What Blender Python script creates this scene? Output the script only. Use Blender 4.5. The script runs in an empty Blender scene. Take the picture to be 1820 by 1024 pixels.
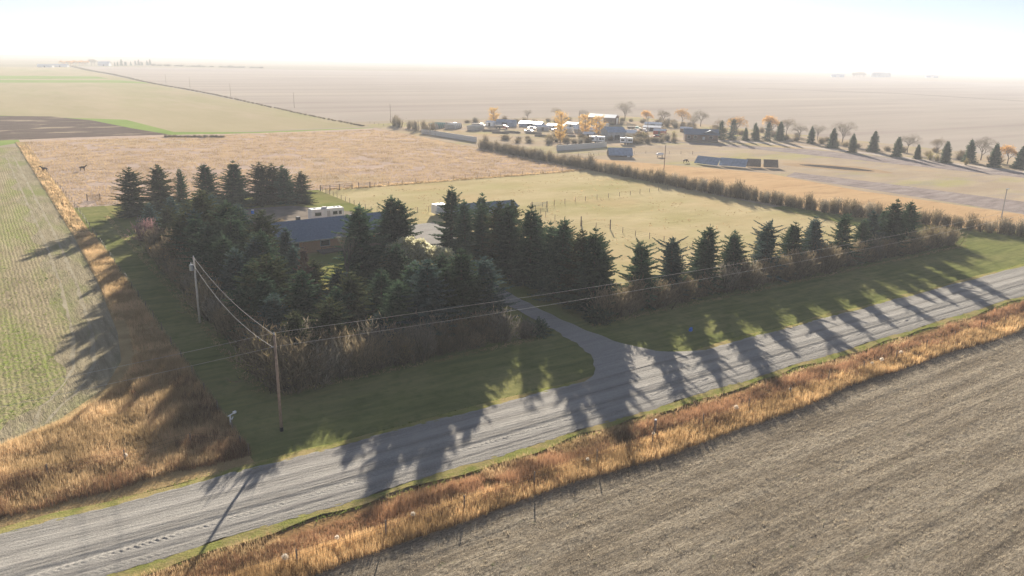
import bpy, math, random
import numpy as np
from mathutils import Matrix, Vector
C = bpy.context.scene.collection
SC = bpy.context.scene
R = math.radians
PI = math.pi

# ------------------------------------------------------------------ camera, sky, sun, exposure
# World axes: X runs along the gravel road, Y from the road to the homestead, Z up, metres.
cam_d = bpy.data.cameras.new('camera'); cam = bpy.data.objects.new('camera', cam_d); C.objects.link(cam)
cam_d.sensor_width = 36; cam_d.lens = 27.69; cam_d.clip_end = 90000; cam_d.clip_start = .5
pitch, roll = R(16.357), R(1.259)
h = Vector((0.5638, 0.8259, 0)).normalized(); rt = Vector((h.y, -h.x, 0)); up = Vector((0, 0, 1))
fw = h*math.cos(pitch) - up*math.sin(pitch); ul = h*math.sin(pitch) + up*math.cos(pitch)
cr, sr = math.cos(roll), math.sin(roll)
cx = rt*cr + ul*sr; cy = -rt*sr + ul*cr
M = Matrix((cx, cy, -fw)).transposed().to_4x4(); M.translation = (-16.105, -64.688, 36)
cam.matrix_world = M; SC.camera = cam

SUN_EL, SUN_AZ = R(14.5), math.atan2(0.8259, 0.5638) - R(0.5)     # math azimuth from +X
w = bpy.data.worlds.new('World'); SC.world = w; w.use_nodes = True
nt = w.node_tree; bg = nt.nodes['Background']
sky = nt.nodes.new('ShaderNodeTexSky'); sky.sky_type = 'NISHITA'; sky.sun_disc = False
sky.sun_elevation = SUN_EL; sky.sun_rotation = PI/2 - SUN_AZ; sky.altitude = 600
sky.air_density = 1.0; sky.dust_density = 0.15; sky.ozone_density = 1.5
tintn = nt.nodes.new('ShaderNodeMix'); tintn.data_type = 'RGBA'; tintn.blend_type = 'MULTIPLY'; tintn.inputs[0].default_value = 1
tintn.inputs[7].default_value = (.60, .64, .76, 1); hsn = nt.nodes.new('ShaderNodeHueSaturation'); hsn.inputs['Saturation'].default_value = .5
nt.links.new(sky.outputs[0], hsn.inputs['Color']); nt.links.new(hsn.outputs[0], tintn.inputs[6])
nt.links.new(tintn.outputs[2], bg.inputs[0]); bg.inputs[1].default_value = 0.05
sd = bpy.data.lights.new('sun', 'SUN'); sun = bpy.data.objects.new('sun', sd); C.objects.link(sun)
sd.energy = 5.0; sd.angle = R(0.6); sd.color = (1, .91, .77)
sdir = Vector((math.cos(SUN_AZ)*math.cos(SUN_EL), math.sin(SUN_AZ)*math.cos(SUN_EL), math.sin(SUN_EL)))
sun.rotation_euler = sdir.to_track_quat('Z', 'Y').to_euler(); sun.location = (0, 0, 60)
SC.view_settings.view_transform = 'Standard'; SC.view_settings.look = 'None'
SC.view_settings.exposure = 1.68; SC.view_settings.gamma = 1
SC.cycles.max_bounces = 6; SC.cycles.diffuse_bounces = 3; SC.cycles.glossy_bounces = 2
SC.cycles.transmission_bounces = 3; SC.cycles.volume_bounces = 1; SC.cycles.transparent_max_bounces = 4
SC.cycles.caustics_reflective = False; SC.cycles.caustics_refractive = False

rng = np.random.default_rng(7); random.seed(7)

# ------------------------------------------------------------------ materials
def newmat(name):
    m = bpy.data.materials.new(name); m.use_nodes = True
    n = m.node_tree; b = n.nodes['Principled BSDF']; b.inputs['Specular IOR Level'].default_value = .2
    return m, n, b
def N(n, t, **k):
    x = n.nodes.new(t)
    for a, v in k.items(): setattr(x, a, v)
    return x
def mapping(n, scale, rotz=0):
    g = N(n, 'ShaderNodeNewGeometry'); mp = N(n, 'ShaderNodeMapping')
    n.links.new(g.outputs['Position'], mp.inputs['Vector'])
    mp.inputs['Scale'].default_value = scale; mp.inputs['Rotation'].default_value = (0, 0, rotz)
    return mp.outputs[0]
def noise(n, scale=(1, 1, 1), s=1, detail=6, rough=.6, dist=0, rotz=0):
    t = N(n, 'ShaderNodeTexNoise'); n.links.new(mapping(n, scale, rotz), t.inputs['Vector'])
    t.inputs['Scale'].default_value = s; t.inputs['Detail'].default_value = detail
    t.inputs['Roughness'].default_value = rough; t.inputs['Distortion'].default_value = dist
    return t.outputs['Fac']
def ramp(n, fac, stops):
    r = N(n, 'ShaderNodeValToRGB'); e = r.color_ramp.elements
    while len(e) < len(stops): e.new(.5)
    for i, (p, c) in enumerate(stops): e[i].position = p; e[i].color = (c, c, c, 1) if not hasattr(c, '__len__') else (*c, 1)
    n.links.new(fac, r.inputs[0]); return r.outputs[0]
def mix(n, f, a, b, mode='MIX'):
    x = N(n, 'ShaderNodeMix', data_type='RGBA', blend_type=mode)
    for sock, v in ((0, f), (6, a), (7, b)):
        if isinstance(v, (int, float)): x.inputs[sock].default_value = v
        elif isinstance(v, tuple): x.inputs[sock].default_value = (*v, 1)
        else: n.links.new(v, x.inputs[sock])
    return x.outputs[2]
def math_(n, op, a, b=0, clamp=False):
    x = N(n, 'ShaderNodeMath', operation=op, use_clamp=clamp)
    for i, v in enumerate((a, b)):
        if isinstance(v, (int, float)): x.inputs[i].default_value = v
        else: n.links.new(v, x.inputs[i])
    return x.outputs[0]
def bump(n, b, hgt, dist, strength=1.0):
    x = N(n, 'ShaderNodeBump'); x.inputs['Distance'].default_value = dist; x.inputs['Strength'].default_value = strength
    n.links.new(hgt, x.inputs['Height']); n.links.new(x.outputs[0], b.inputs['Normal'])
def ground_mat(name, layers, bumps, rough=.95, rotz=0):
    """layers: first a colour pair by noise, then (colour, noise args, lo, hi, amount) patches."""
    m, n, b = newmat(name); b.inputs['Roughness'].default_value = 1; b.inputs['Specular IOR Level'].default_value = 0
    (a, c, sc, s) = layers[0]
    col = ramp(n, noise(n, sc, s, 8, .65, rotz=rotz), [(.3, a), (.7, c)])
    for (c, sc, s, lo, hi, amt) in layers[1:]:
        f = ramp(n, noise(n, sc, s, 6, .6, rotz=rotz), [(lo, 0.), (hi, float(amt))])
        col = mix(n, f, col, c)
    n.links.new(col, b.inputs['Base Color'])
    hs = None
    for (sc, s, amp) in bumps:
        v = math_(n, 'MULTIPLY', noise(n, sc, s, 5, .7, rotz=rotz), amp)
        hs = v if hs is None else math_(n, 'ADD', hs, v)
    if hs is not None: bump(n, b, hs, 1.0)
    return m, n, b, col
def leaf_mat(name, a, bb, transl=.35, rough=.7):
    m, n, b = newmat(name); b.inputs['Roughness'].default_value = 1; b.inputs['Specular IOR Level'].default_value = 0
    at = N(n, 'ShaderNodeAttribute', attribute_name='tint')
    oi = N(n, 'ShaderNodeObjectInfo')
    col = mix(n, at.outputs['Fac'], a, bb)
    v = math_(n, 'MULTIPLY_ADD', oi.outputs['Random'], .5); v.node.inputs[2].default_value = .72
    hs = N(n, 'ShaderNodeHueSaturation'); n.links.new(col, hs.inputs['Color']); n.links.new(v, hs.inputs['Value'])
    n.links.new(hs.outputs[0], b.inputs['Base Color'])
    if transl > 0:
        t = N(n, 'ShaderNodeBsdfTranslucent'); n.links.new(hs.outputs[0], t.inputs[0])
        mx = N(n, 'ShaderNodeMixShader'); mx.inputs[0].default_value = transl
        n.links.new(b.outputs[0], mx.inputs[1]); n.links.new(t.outputs[0], mx.inputs[2])
        n.links.new(mx.outputs[0], n.nodes['Material Output'].inputs['Surface'])
    return m
def plain(name, col, rough=.6, metal=0, var=.25, s=3.0, bmp=0.0):
    m, n, b = newmat(name); b.inputs['Roughness'].default_value = rough; b.inputs['Metallic'].default_value = metal
    tc = N(n, 'ShaderNodeTexCoord'); t = N(n, 'ShaderNodeTexNoise'); t.inputs['Scale'].default_value = s; t.inputs['Detail'].default_value = 6
    n.links.new(tc.outputs['Object'], t.inputs['Vector'])
    d = tuple(x*(1-var) for x in col); l = tuple(min(.95, x*(1+var*.6)) for x in col)
    n.links.new(ramp(n, t.outputs['Fac'], [(.3, d), (.7, l)]), b.inputs['Base Color'])
    if bmp: bump(n, b, t.outputs['Fac'], bmp)
    return m

MT = {}
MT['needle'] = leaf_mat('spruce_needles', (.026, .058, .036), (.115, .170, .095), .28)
MT['needle_blue'] = leaf_mat('blue_spruce_needles', (.034, .066, .058), (.13, .185, .160), .25)
MT['needle_warm'] = leaf_mat('olive_spruce_needles', (.032, .046, .024), (.12, .135, .065), .28)
MT['needle_dead'] = leaf_mat('dead_spruce_twigs', (.16, .11, .085), (.26, .19, .15), .1)
MT['bark'] = plain('bark', (.11, .085, .065), .9, 0, .4, 6, .02)
MT['bark_pale'] = plain('pale_bark', (.20, .17, .15), .9, 0, .4, 6, .02)
MT['twig'] = leaf_mat('bare_twigs', (.105, .088, .056), (.34, .27, .17), .28)
MT['twig_grey'] = leaf_mat('grey_twigs', (.13, .115, .085), (.34, .30, .23), .28)
MT['twig_pink'] = leaf_mat('pink_twigs', (.34, .17, .17), (.60, .38, .37), .3)
MT['orange_leaf'] = leaf_mat('orange_leaves', (.52, .26, .08), (.82, .50, .18), .6)
MT['yellow_leaf'] = leaf_mat('yellow_leaves', (.30, .30, .06), (.60, .50, .12), .5)
MT['silver_leaf'] = leaf_mat('silver_leaves', (.50, .46, .20), (.95, .92, .74), .65)
MT['gold_grass'] = leaf_mat('golden_grass_blades', (.34, .225, .11), (.64, .45, .235), .38)
MT['tan_grass'] = leaf_mat('tan_grass_blades', (.33, .235, .125), (.64, .47, .275), .4)
MT['rust_reed'] = leaf_mat('rust_reeds', (.14, .08, .048), (.42, .245, .14), .38)
MT['green_grass'] = leaf_mat('green_grass_blades', (.085, .12, .03), (.26, .30, .08), .5)
MT['straw'] = leaf_mat('straw', (.34, .28, .20), (.70, .60, .45), .2)
MT['puff'] = leaf_mat('dry_tumbleweed', (.62, .55, .46), (.85, .80, .72), .4)
MT['wood'] = plain('weathered_wood', (.22, .18, .15), .85, 0, .35, 5, .01)
MT['pole_wood'] = plain('pole_wood', (.30, .22, .17), .85, 0, .3, 4, .01)
MT['pale_pole'] = plain('pale_pole_wood', (.58, .52, .45), .85, 0, .2, 4, .01)
MT['white'] = plain('white_paint', (.78, .78, .78), .4, 0, .12, 1.2)
MT['offwhite'] = plain('weathered_white', (.55, .54, .53), .6, 0, .25, 1.5)
MT['shingle'] = plain('blue_grey_shingles', (.18, .225, .29), .7, 0, .2, 3, .004)
MT['brick'] = plain('tan_brick_cladding', (.58, .35, .22), .85, 0, .2, 10)
MT['dark'] = plain('dark_paint', (.05, .05, .055), .5, 0, .3)
MT['metal'] = plain('galvanised_metal', (.42, .44, .46), .45, .7, .2, 2)
MT['roof_metal'] = plain('pale_metal_roof', (.80, .80, .80), .38, .0, .1, .8); MT['roof_metal'].node_tree.nodes['Principled BSDF'].inputs['Specular IOR Level'].default_value = .7
MT['bluewall'] = plain('grey_blue_siding', (.32, .39, .49), .7, 0, .25, 1)
MT['brown'] = plain('brown_siding', (.22, .15, .12), .8, 0, .25, 1)
MT['grey'] = plain('grey_siding', (.45, .45, .45), .8, 0, .25, 1)
MT['red'] = plain('red_paint', (.40, .06, .04), .5, 0, .3)
MT['blue'] = plain('bright_blue_plastic', (.02, .16, .60), .4, 0, .1)
MT['teal'] = plain('teal_paint', (.10, .35, .32), .5, 0, .3)
MT['horse'] = plain('dark_bay_coat', (.035, .02, .016), .6, 0, .3)
MT['rubber'] = plain('tyre_rubber', (.03, .03, .03), .8)
MT['wire'] = plain('aluminium_wire', (.55, .52, .47), .6, .0, .05)
MT['fine_wire'] = plain('fence_wire', (.12, .11, .10), .6, .4, .05)
m, n, b = newmat('window_glass'); b.inputs['Base Color'].default_value = (.03, .035, .04, 1); b.inputs['Roughness'].default_value = .08; b.inputs['Specular IOR Level'].default_value = .6; MT['glass'] = m

for q in ('shingle', 'bluewall', 'brick', 'brown', 'grey', 'wood', 'bark', 'bark_pale'): MT[q].node_tree.nodes['Principled BSDF'].inputs['Specular IOR Level'].default_value = .03
# ------------------------------------------------------------------ mesh builder
class G:
    def __init__(s): s.v = []; s.q = []; s.t = []; s.c = []; s.n = 0
    def add(s, v, quads=None, tris=None, tint=.5):
        v = np.asarray(v, float).reshape(-1, 3)
        if quads is not None and len(quads): s.q.append(np.asarray(quads, int).reshape(-1, 4) + s.n)
        if tris is not None and len(tris): s.t.append(np.asarray(tris, int).reshape(-1, 3) + s.n)
        s.v.append(v); s.c.append(np.broadcast_to(np.asarray(tint, float), (len(v),)).copy()); s.n += len(v); return s
    def rhomb(s, p0, p1, wv, tint, f=.45):
        p0, p1, wv = (np.asarray(a, float).reshape(-1, 3) for a in (p0, p1, wv)); k = len(p0)
        mid = p0*(1-f) + p1*f
        v = np.stack([p0, mid-wv, p1, mid+wv], 1).reshape(-1, 3)
        s.add(v, quads=np.arange(4*k).reshape(k, 4), tint=np.repeat(np.broadcast_to(tint, (k,)), 4)); return s
    def blade(s, p0, p1, wv, tint):      # triangle, wide at the base
        p0, p1, wv = (np.asarray(a, float).reshape(-1, 3) for a in (p0, p1, wv)); k = len(p0)
        v = np.stack([p0-wv, p0+wv, p1], 1).reshape(-1, 3)
        s.add(v, tris=np.arange(3*k).reshape(k, 3), tint=np.repeat(np.broadcast_to(tint, (k,)), 3)); return s
    def box(s, c, d, rz=0, tint=.5, taper=1):
        x, y, z = (np.array(d)/2)
        p = np.array([[-x, -y, -z], [x, -y, -z], [x, y, -z], [-x, y, -z], [-x*taper, -y*taper, z], [x*taper, -y*taper, z], [x*taper, y*taper, z], [-x*taper, y*taper, z]])
        if rz: ca, sa = math.cos(rz), math.sin(rz); p = p @ np.array([[ca, sa, 0], [-sa, ca, 0], [0, 0, 1]])
        s.add(p+np.array(c), quads=[[0, 3, 2, 1], [4, 5, 6, 7], [0, 1, 5, 4], [1, 2, 6, 5], [2, 3, 7, 6], [3, 0, 4, 7]], tint=tint); return s
    def tube(s, pts, rad, k=6, tint=.5, cap=True):
        pts = np.asarray(pts, float); m_ = len(pts); rad = np.broadcast_to(rad, (m_,))
        V = []
        for i in range(m_):
            d = pts[min(i+1, m_-1)] - pts[max(i-1, 0)]; d = d/(np.linalg.norm(d)+1e-9)
            a = np.cross(d, [0, 0, 1] if abs(d[2]) < .9 else [1, 0, 0]); a /= np.linalg.norm(a); b_ = np.cross(d, a)
            th = np.arange(k)*2*PI/k
            V.append(pts[i] + rad[i]*(np.cos(th)[:, None]*a + np.sin(th)[:, None]*b_))
        q = [[i*k+j, i*k+(j+1) % k, (i+1)*k+(j+1) % k, (i+1)*k+j] for i in range(m_-1) for j in range(k)]
        t = [[0, j+1, j] for j in range(1, k-1)] + [[(m_-1)*k, (m_-1)*k+j, (m_-1)*k+j+1] for j in range(1, k-1)] if cap else None
        s.add(np.concatenate(V), quads=q, tris=t, tint=tint); return s
    def ellipsoid(s, c, r, nu=10, nv=7, tint=.5):
        V = [[c[0]+r[0]*math.sin(PI*i/nv)*math.cos(2*PI*j/nu), c[1]+r[1]*math.sin(PI*i/nv)*math.sin(2*PI*j/nu), c[2]+r[2]*math.cos(PI*i/nv)] for i in range(nv+1) for j in range(nu)]
        s.add(V, quads=[[i*nu+j, (i+1)*nu+j, (i+1)*nu+(j+1) % nu, i*nu+(j+1) % nu] for i in range(nv) for j in range(nu)], tint=tint); return s
    def mesh(s, name, mt, smooth=False):
        v = np.concatenate(s.v); q = np.concatenate(s.q) if s.q else np.zeros((0, 4), int); t = np.concatenate(s.t) if s.t else np.zeros((0, 3), int)
        me = bpy.data.meshes.new(name); nq, nt_ = len(q), len(t)
        me.vertices.add(len(v)); me.vertices.foreach_set('co', v.astype(np.float32).ravel())
        li = np.concatenate([q.ravel(), t.ravel()]).astype(np.int32); me.loops.add(len(li)); me.loops.foreach_set('vertex_index', li)
        me.polygons.add(nq+nt_); st = np.concatenate([np.arange(nq)*4, nq*4+np.arange(nt_)*3]).astype(np.int32)
        me.polygons.foreach_set('loop_start', st)
        me.update(calc_edges=True)
        a = me.attributes.new('tint', 'FLOAT', 'POINT'); a.data.foreach_set('value', np.concatenate(s.c).astype(np.float32))
        me.polygons.foreach_set('use_smooth', np.full(nq+nt_, bool(smooth)))
        me.materials.append(MT[mt] if isinstance(mt, str) else mt); return me
    def build(s, name, mt, parent=None, smooth=False):
        return place(s.mesh(name, mt, smooth), name, parent)
def place(me, name, parent=None, loc=(0, 0, 0), rz=0, sc=1):
    o = bpy.data.objects.new(name, me); C.objects.link(o); o.parent = parent; o.location = loc
    o.rotation_euler = (0, 0, rz); o.scale = (sc, sc, sc) if not hasattr(sc, '__len__') else sc
    return o
def tag(o, label=None, cat=None, group=None, kind=None):
    for k, v in (('label', label), ('category', cat), ('group', group), ('kind', kind)):
        if v: o[k] = v
    return o
def thing(name, label, cat, loc=(0, 0, 0), rz=0, group=None, sc=1):
    return tag(place(None, name, None, loc, rz, sc), label, cat, group)
def struct(o, label=None): o['kind'] = 'structure'; (label and tag(o, label)); return o

# ------------------------------------------------------------------ ground
Z = [0.0]
def nz(): Z[0] += .004; return Z[0]
def sheet(name, xs, ylo, yhi, mt, ny=6, zf=None, wob=0, seed=1, label=None, z=None):
    """strip between two edge curves y=lo(x) and y=hi(x); edges wobble a little"""
    z = nz() if z is None else z; r = np.random.default_rng(seed)
    xs = np.asarray(xs, float); lo = np.array([ylo(x) if callable(ylo) else ylo for x in xs], float); hi = np.array([yhi(x) if callable(yhi) else yhi for x in xs], float)
    if wob:
        def wv(): return sum(wob/(k+1)*np.sin(xs*f+r.uniform(0, 6)) for k, f in enumerate((.37, .91, 2.3, 5.1)))
        lo = lo+wv(); hi = hi+wv()
    t = np.linspace(0, 1, ny+1); X = np.repeat(xs[:, None], ny+1, 1); Y = lo[:, None]*(1-t)+hi[:, None]*t
    ZZ = np.full_like(X, z)
    if zf is not None: ZZ = z + zf(X, Y)
    k = ny+1; i, j = np.meshgrid(np.arange(len(xs)-1), np.arange(ny), indexing='ij'); a = (i*k+j).ravel()
    g = G(); g.add(np.stack([X, Y, ZZ], 2).reshape(-1, 3), quads=np.stack([a, a+k, a+k+1, a+1], 1))
    return struct(g.build(name, mt, smooth=zf is not None), label)
def poly(name, pts, mt, label=None, z=None):
    z = nz() if z is None else z
    me = bpy.data.meshes.new(name); me.from_pydata([(x, y, z) for x, y in pts], [], [list(range(len(pts)))]); me.materials.append(mt)
    if me.polygons[0].normal.z < 0: me.flip_normals()
    o = place(me, name); return struct(o, label)
def blob(cx_, cy_, rx, ry, k=40, rz=0, jit=.12, seed=3):
    r = random.Random(seed); ph = [r.uniform(0, 6) for _ in range(4)]; out = []
    for i in range(k):
        a = 2*PI*i/k; q = 1+jit*(math.sin(2*a+ph[0])+.6*math.sin(3*a+ph[1])+.5*math.sin(5*a+ph[2])+.3*math.sin(9*a+ph[3]))
        x, y = rx*q*math.cos(a), ry*q*math.sin(a); out.append((cx_+x*math.cos(rz)-y*math.sin(rz), cy_+x*math.sin(rz)+y*math.cos(rz)))
    return out

# prairie to the horizon: quarter sections of different crops
m, n, b = newmat('prairie'); b.inputs['Specular IOR Level'].default_value = 0; b.inputs['Roughness'].default_value = 1
vor = N(n, 'ShaderNodeTexBrick'); n.links.new(mapping(n, (1/820, 1/820, 1)), vor.inputs['Vector'])
vor.inputs['Scale'].default_value = 1; vor.inputs['Mortar Size'].default_value = 0.004; vor.inputs['Brick Width'].default_value = 2; vor.inputs['Row Height'].default_value = 1
vor.inputs['Color1'].default_value = (.40, .32, .24, 1); vor.inputs['Color2'].default_value = (.27, .25, .15, 1); vor.inputs['Mortar'].default_value = (.20, .17, .12, 1)
col = mix(n, ramp(n, noise(n, (.0004, .0012, 1), 1, 4), [(.4, 0.), (.62, .7)]), vor.outputs[0], (.44, .38, .30))
col = mix(n, ramp(n, noise(n, (.002, .006, 1), 1, 6), [(.35, 0.), (.7, .5)]), col, (.25, .22, .17))
n.links.new(col, b.inputs['Base Color']); MT['prairie'] = m
E_ = 21000
rings = [0, 300, 1000, 3000, 8000, E_]
g = G(); gx = sorted(set([-r for r in rings]+rings)); k = len(gx)
g.add([(x, y, 0) for x in gx for y in gx], quads=[[i*k+j, (i+1)*k+j, (i+1)*k+j+1, i*k+j+1] for i in range(k-1) for j in range(k-1)])
struct(g.build('ground', 'prairie'))

def hills():
    r = np.random.default_rng(5); g = G(); xs = np.linspace(-9000, 19000, 120)
    k = len(xs)
    for (off, hgt, dep) in ((13000, 45, 2500),):
        ys = np.linspace(0, 1, 7); V = []
        prof = sum(a*np.sin(xs*f+r.uniform(0, 6)) for a, f in ((.4, .0004), (.3, .0011), (.2, .0025), (.1, .006)))
        prof = np.clip(.55+.45*prof, .08, 1)*hgt
        for i, x in enumerate(xs):
            for t in ys: V.append((x, off+dep*t-.35*x*0, -.5+prof[i]*math.sin(PI*t)))
        g.add(V, quads=[[i*7+j, (i+1)*7+j, (i+1)*7+j+1, i*7+j+1] for i in range(k-1) for j in range(6)])
    struct(g.build('hills', 'prairie', smooth=True), 'low hazy rise along the horizon')
hills()

far_field, n, b, _ = ground_mat('harvested_far_field', [((.34, .29, .245), (.43, .37, .315), (.004, .02, 1), 1),
    ((.47, .41, .33), (.0015, .012, 1), 1, .52, .68, .6), ((.27, .21, .19), (.002, .03, 1), 1, .5, .7, .6)], [((1, 3, 1), .3, .25)])
poly('far_stubble_field', [(154, 345), (200, 352), (345, 330), (345, -60), (2000, -60), (2000, 1265), (154, 1735)], far_field, 'wide pinkish grey harvested field beyond the farmyard')
left_far, n, b, _ = ground_mat('greening_far_field', [((.34, .29, .17), (.43, .36, .23), (.02, .006, 1), 1),
    ((.30, .30, .13), (.012, .004, 1), 1, .48, .7, .7), ((.46, .37, .26), (.03, .008, 1), 1, .5, .7, .6)], [((3, 1, 1), .5, .2)])
poly('far_green_stubble_field', [(-900, 318), (30, 310), (153, 318), (153, 1640), (-900, 1640)], left_far, 'tan and green stubble field beyond the tall grass pasture')
gm, n, b, _ = ground_mat('green_regrowth', [((.17, .26, .05), (.30, .36, .12), (.02, .02, 1), 1)], [((1, 1, 1), .8, .15)])
poly('green_crop_strip', [(-60, 1030), (10, 1015), (132, 1032), (128, 1118), (60, 1130), (-60, 1140)], gm, 'upper bright green crop strip far to the left')
poly('green_crop_strip', [(-60, 905), (115, 907), (150, 880), (152, 915), (135, 985), (-60, 990)], gm, 'lower bright green crop strip far to the left')
poly('green_verge', [(-400, 286), (-10, 286), (0, 300), (60, 297), (153, 302), (153, 312), (90, 309), (60, 322), (52, 398), (-20, 462), (-400, 480)], gm, 'green field edge round the ploughed patch')
plm, n, b, _ = ground_mat('ploughed_soil', [((.085, .065, .055), (.19, .145, .12), (.05, .4, 1), 1), ((.42, .34, .24), (.03, .06, 1), 1, .55, .66, .8)], [((1, 1, 1), .6, .5)])
poly('ploughed_patch', [(-300, 318), (0, 309), (35, 303), (56, 311), (47, 345), (36, 400), (20, 432), (-6, 445), (-60, 448), (-300, 470)], plm, 'dark ploughed patch in the green stubble field')

tall, n, b, _ = ground_mat('tall_dry_grass', [((.42, .32, .26), (.52, .405, .335), (.06, .03, 1), 1), ((.38, .25, .17), (.3, .12, 1), 1, .5, .7, .5),
    ((.46, .40, .20), (.02, .02, 1), 1, .55, .75, .6), ((.30, .20, .14), (.12, .6, 1), .6, .62, .74, .4)], [((1, 1, 1), 1.2, .5), ((1, 1, 1), .25, .8)])
sheet('tall_grass_pasture', np.linspace(-1, 153.5, 80), 142, lambda x: 309-.02*x+3*math.sin(x*.05), tall, 4, wob=.3, label='pinkish tan tall dry grass pasture with horses')
past, n, b, _ = ground_mat('grazed_pasture', [((.41, .335, .18), (.53, .44, .26), (.05, .1, 1), 1), ((.31, .29, .11), (.03, .05, 1), 1, .46, .7, .6),
    ((.50, .36, .20), (.04, .03, 1), 1, .52, .7, .6), ((.20, .15, .08), (.25, .8, 1), 1, .64, .74, .6)], [((1, 1, 1), 2, .12), ((1, 1, 1), .4, .25)])
sheet('grazed_pasture', np.linspace(58, 154, 60), 19, 142, past, 4, label='pale tan grazed pasture behind the shelterbelt')
yard, n, b, _ = ground_mat('yard_grass', [((.13, .16, .04), (.26, .26, .09), (.1, .1, 1), 1), ((.34, .27, .13), (.06, .06, 1), 1, .48, .7, .7)], [((1, 1, 1), 2.5, .12)])
sheet('yard_lawn', np.linspace(4, 60, 20), 14, 142, yard, 4, label='homestead yard lawn between the trees')
farmy, n, b, _ = ground_mat('farmyard_soil', [((.36, .28, .20), (.47, .38, .27), (.03, .06, 1), 1), ((.36, .35, .13), (.02, .04, 1), 1, .5, .66, .7),
    ((.33, .28, .25), (.05, .15, 1), 1, .5, .66, .6), ((.52, .36, .20), (.03, .02, 1), 1, .55, .7, .6)], [((1, 1, 1), .9, .25)])
sheet('farmyard_ground', np.linspace(154, 345, 30), 14, 335, farmy, 4, label='dusty grass ground of the far farmyard')
orng, n, b, _ = ground_mat('orange_dry_grass', [((.47, .31, .17), (.58, .40, .23), (.04, .1, 1), 1), ((.36, .24, .14), (.1, .3, 1), 1, .5, .7, .6)], [((1, 1, 1), 1, .4)])
poly('dry_grass_paddock', [(159, 16), (205, 16), (200, 70), (205, 108), (200, 118), (172, 170), (164, 160)], orng, 'orange dry grass paddock behind the willow hedge')
clod, n, b, _ = ground_mat('garden_soil', [((.24, .20, .19), (.40, .34, .31), (.06, .3, 1), 1), ((.16, .13, .12), (.15, .5, 1), 1, .5, .7, .7)], [((1, 1, 1), .5, .5)])
poly('rough_bare_ground', [(222, 205), (250, 195), (262, 160), (275, 90), (286, 20), (300, 20), (294, 95), (285, 150), (262, 185), (240, 210)], clod, 'grey bare strip along the row of young spruces')
poly('rough_bare_ground', [(205, 16), (228, 16), (222, 70), (216, 105), (205, 100)], clod, 'rutted bare strip beside the dry grass paddock')
poly('pond_bed', blob(241, 106, 16, 9, rz=-1.15), ground_mat('dry_mud', [((.34, .24, .15), (.42, .31, .20), (.2, .2, 1), 1)], [])[0], 'bare dried rim around the dark slough')
poly('slough', blob(241, 106, 12, 4.2, rz=-1.2, jit=.06), ground_mat('slough_mud', [((.06, .055, .055), (.10, .09, .085), (.2, .2, 1), 1)], [])[0], 'dark oval slough in the farm pasture')
lane_m, n, b, _ = ground_mat('lane_dirt', [((.44, .37, .31), (.54, .46, .39), (.1, .5, 1), 1)], [((1, 1, 1), 1, .1)])
poly('farm_lane', [(262, 205), (270, 208), (292, 180), (300, 130), (298, 80), (300, 16), (294, 16), (292, 80), (293, 130), (284, 176)], lane_m, 'pale lane beside the young spruces')

# left crop field: rows run along Y and bend round the corner
m, n, b = newmat('seeded_field'); b.inputs['Specular IOR Level'].default_value = 0; b.inputs['Roughness'].default_value = 1
base = ramp(n, noise(n, (.25, .12, 1), 1, 8, .7), [(.3, (.27, .225, .135)), (.7, (.47, .39, .25))])
wv = N(n, 'ShaderNodeTexWave', bands_direction='X'); n.links.new(mapping(n, (1, 1, 1)), wv.inputs['Vector']); wv.inputs['Scale'].default_value = .55; wv.inputs['Distortion'].default_value = 5; wv.inputs['Detail'].default_value = 5; wv.inputs['Detail Scale'].default_value = 1.2
base = mix(n, ramp(n, wv.outputs['Fac'], [(.3, 0.), (.8, .38)]), base, (.20, .17, .12))
gr = ramp(n, noise(n, (.09, .022, 1), 1, 7, .7, .6), [(.45, 0.), (.6, .9)])
sp = ramp(n, noise(n, (1.6, 1.1, 1), 1, 5, .7), [(.42, .2), (.62, 1.)])
base = mix(n, mix(n, 1., gr, sp, 'MULTIPLY'), base, (.22, .28, .06))
n.links.new(base, b.inputs['Base Color'])
hh = math_(n, 'ADD', math_(n, 'MULTIPLY', wv.outputs['Fac'], .05), math_(n, 'MULTIPLY', noise(n, (1, 1, 1), 2.5, 6, .7), .30)); bump(n, b, hh, 1.0)
seeded = m
def fieldL(y):     # right-hand edge of the left field
    pts = [(-40, -60), (6, -52), (12, -30), (16, -19.5), (20, -12.5), (26, -7.5), (34, -4.6), (45, -3.4), (72, -2.3), (110, -1.8), (300, -2.2)]
    return float(np.interp(y, [p[0] for p in pts], [p[1] for p in pts]))
ys = np.concatenate([np.arange(6, 60, 1.5), np.arange(60, 287, 6)])
g = G(); zz = nz(); rows = []
for y in ys:
    x1 = fieldL(y)+.25*math.sin(y*.9)+.15*math.sin(y*2.3); rows.append([(x, y, zz) for x in (-900, -200, -60, x1-8, x1-2, x1)])
V = [p for r_ in rows for p in r_]
g.add(V, quads=[[i*6+j, i*6+j+1, (i+1)*6+j+1, (i+1)*6+j] for i in range(len(ys)-1) for j in range(5)])
struct(g.build('crop_field', seeded), 'stubble field with green seedling rows on the left')
def headland(y0, y1, o0, o1, nm, mt, lb, st=1.5):
    g = G(); z_ = nz(); V = []; yq = np.arange(y0, y1, st)
    for y in yq:
        e = fieldL(y); k_ = min(1, (y-y0)/8+.05); V += [(e-o1*k_+(.12 if o1 < 6 else 1.2)*math.sin(y*.27)+.15*math.sin(y*1.1), y, z_), (e-o0*k_, y, z_)]
    g.add(V, quads=[[2*i, 2*i+1, 2*i+3, 2*i+2] for i in range(len(yq)-1)]); struct(g.build(nm, mt), lb)
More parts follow.
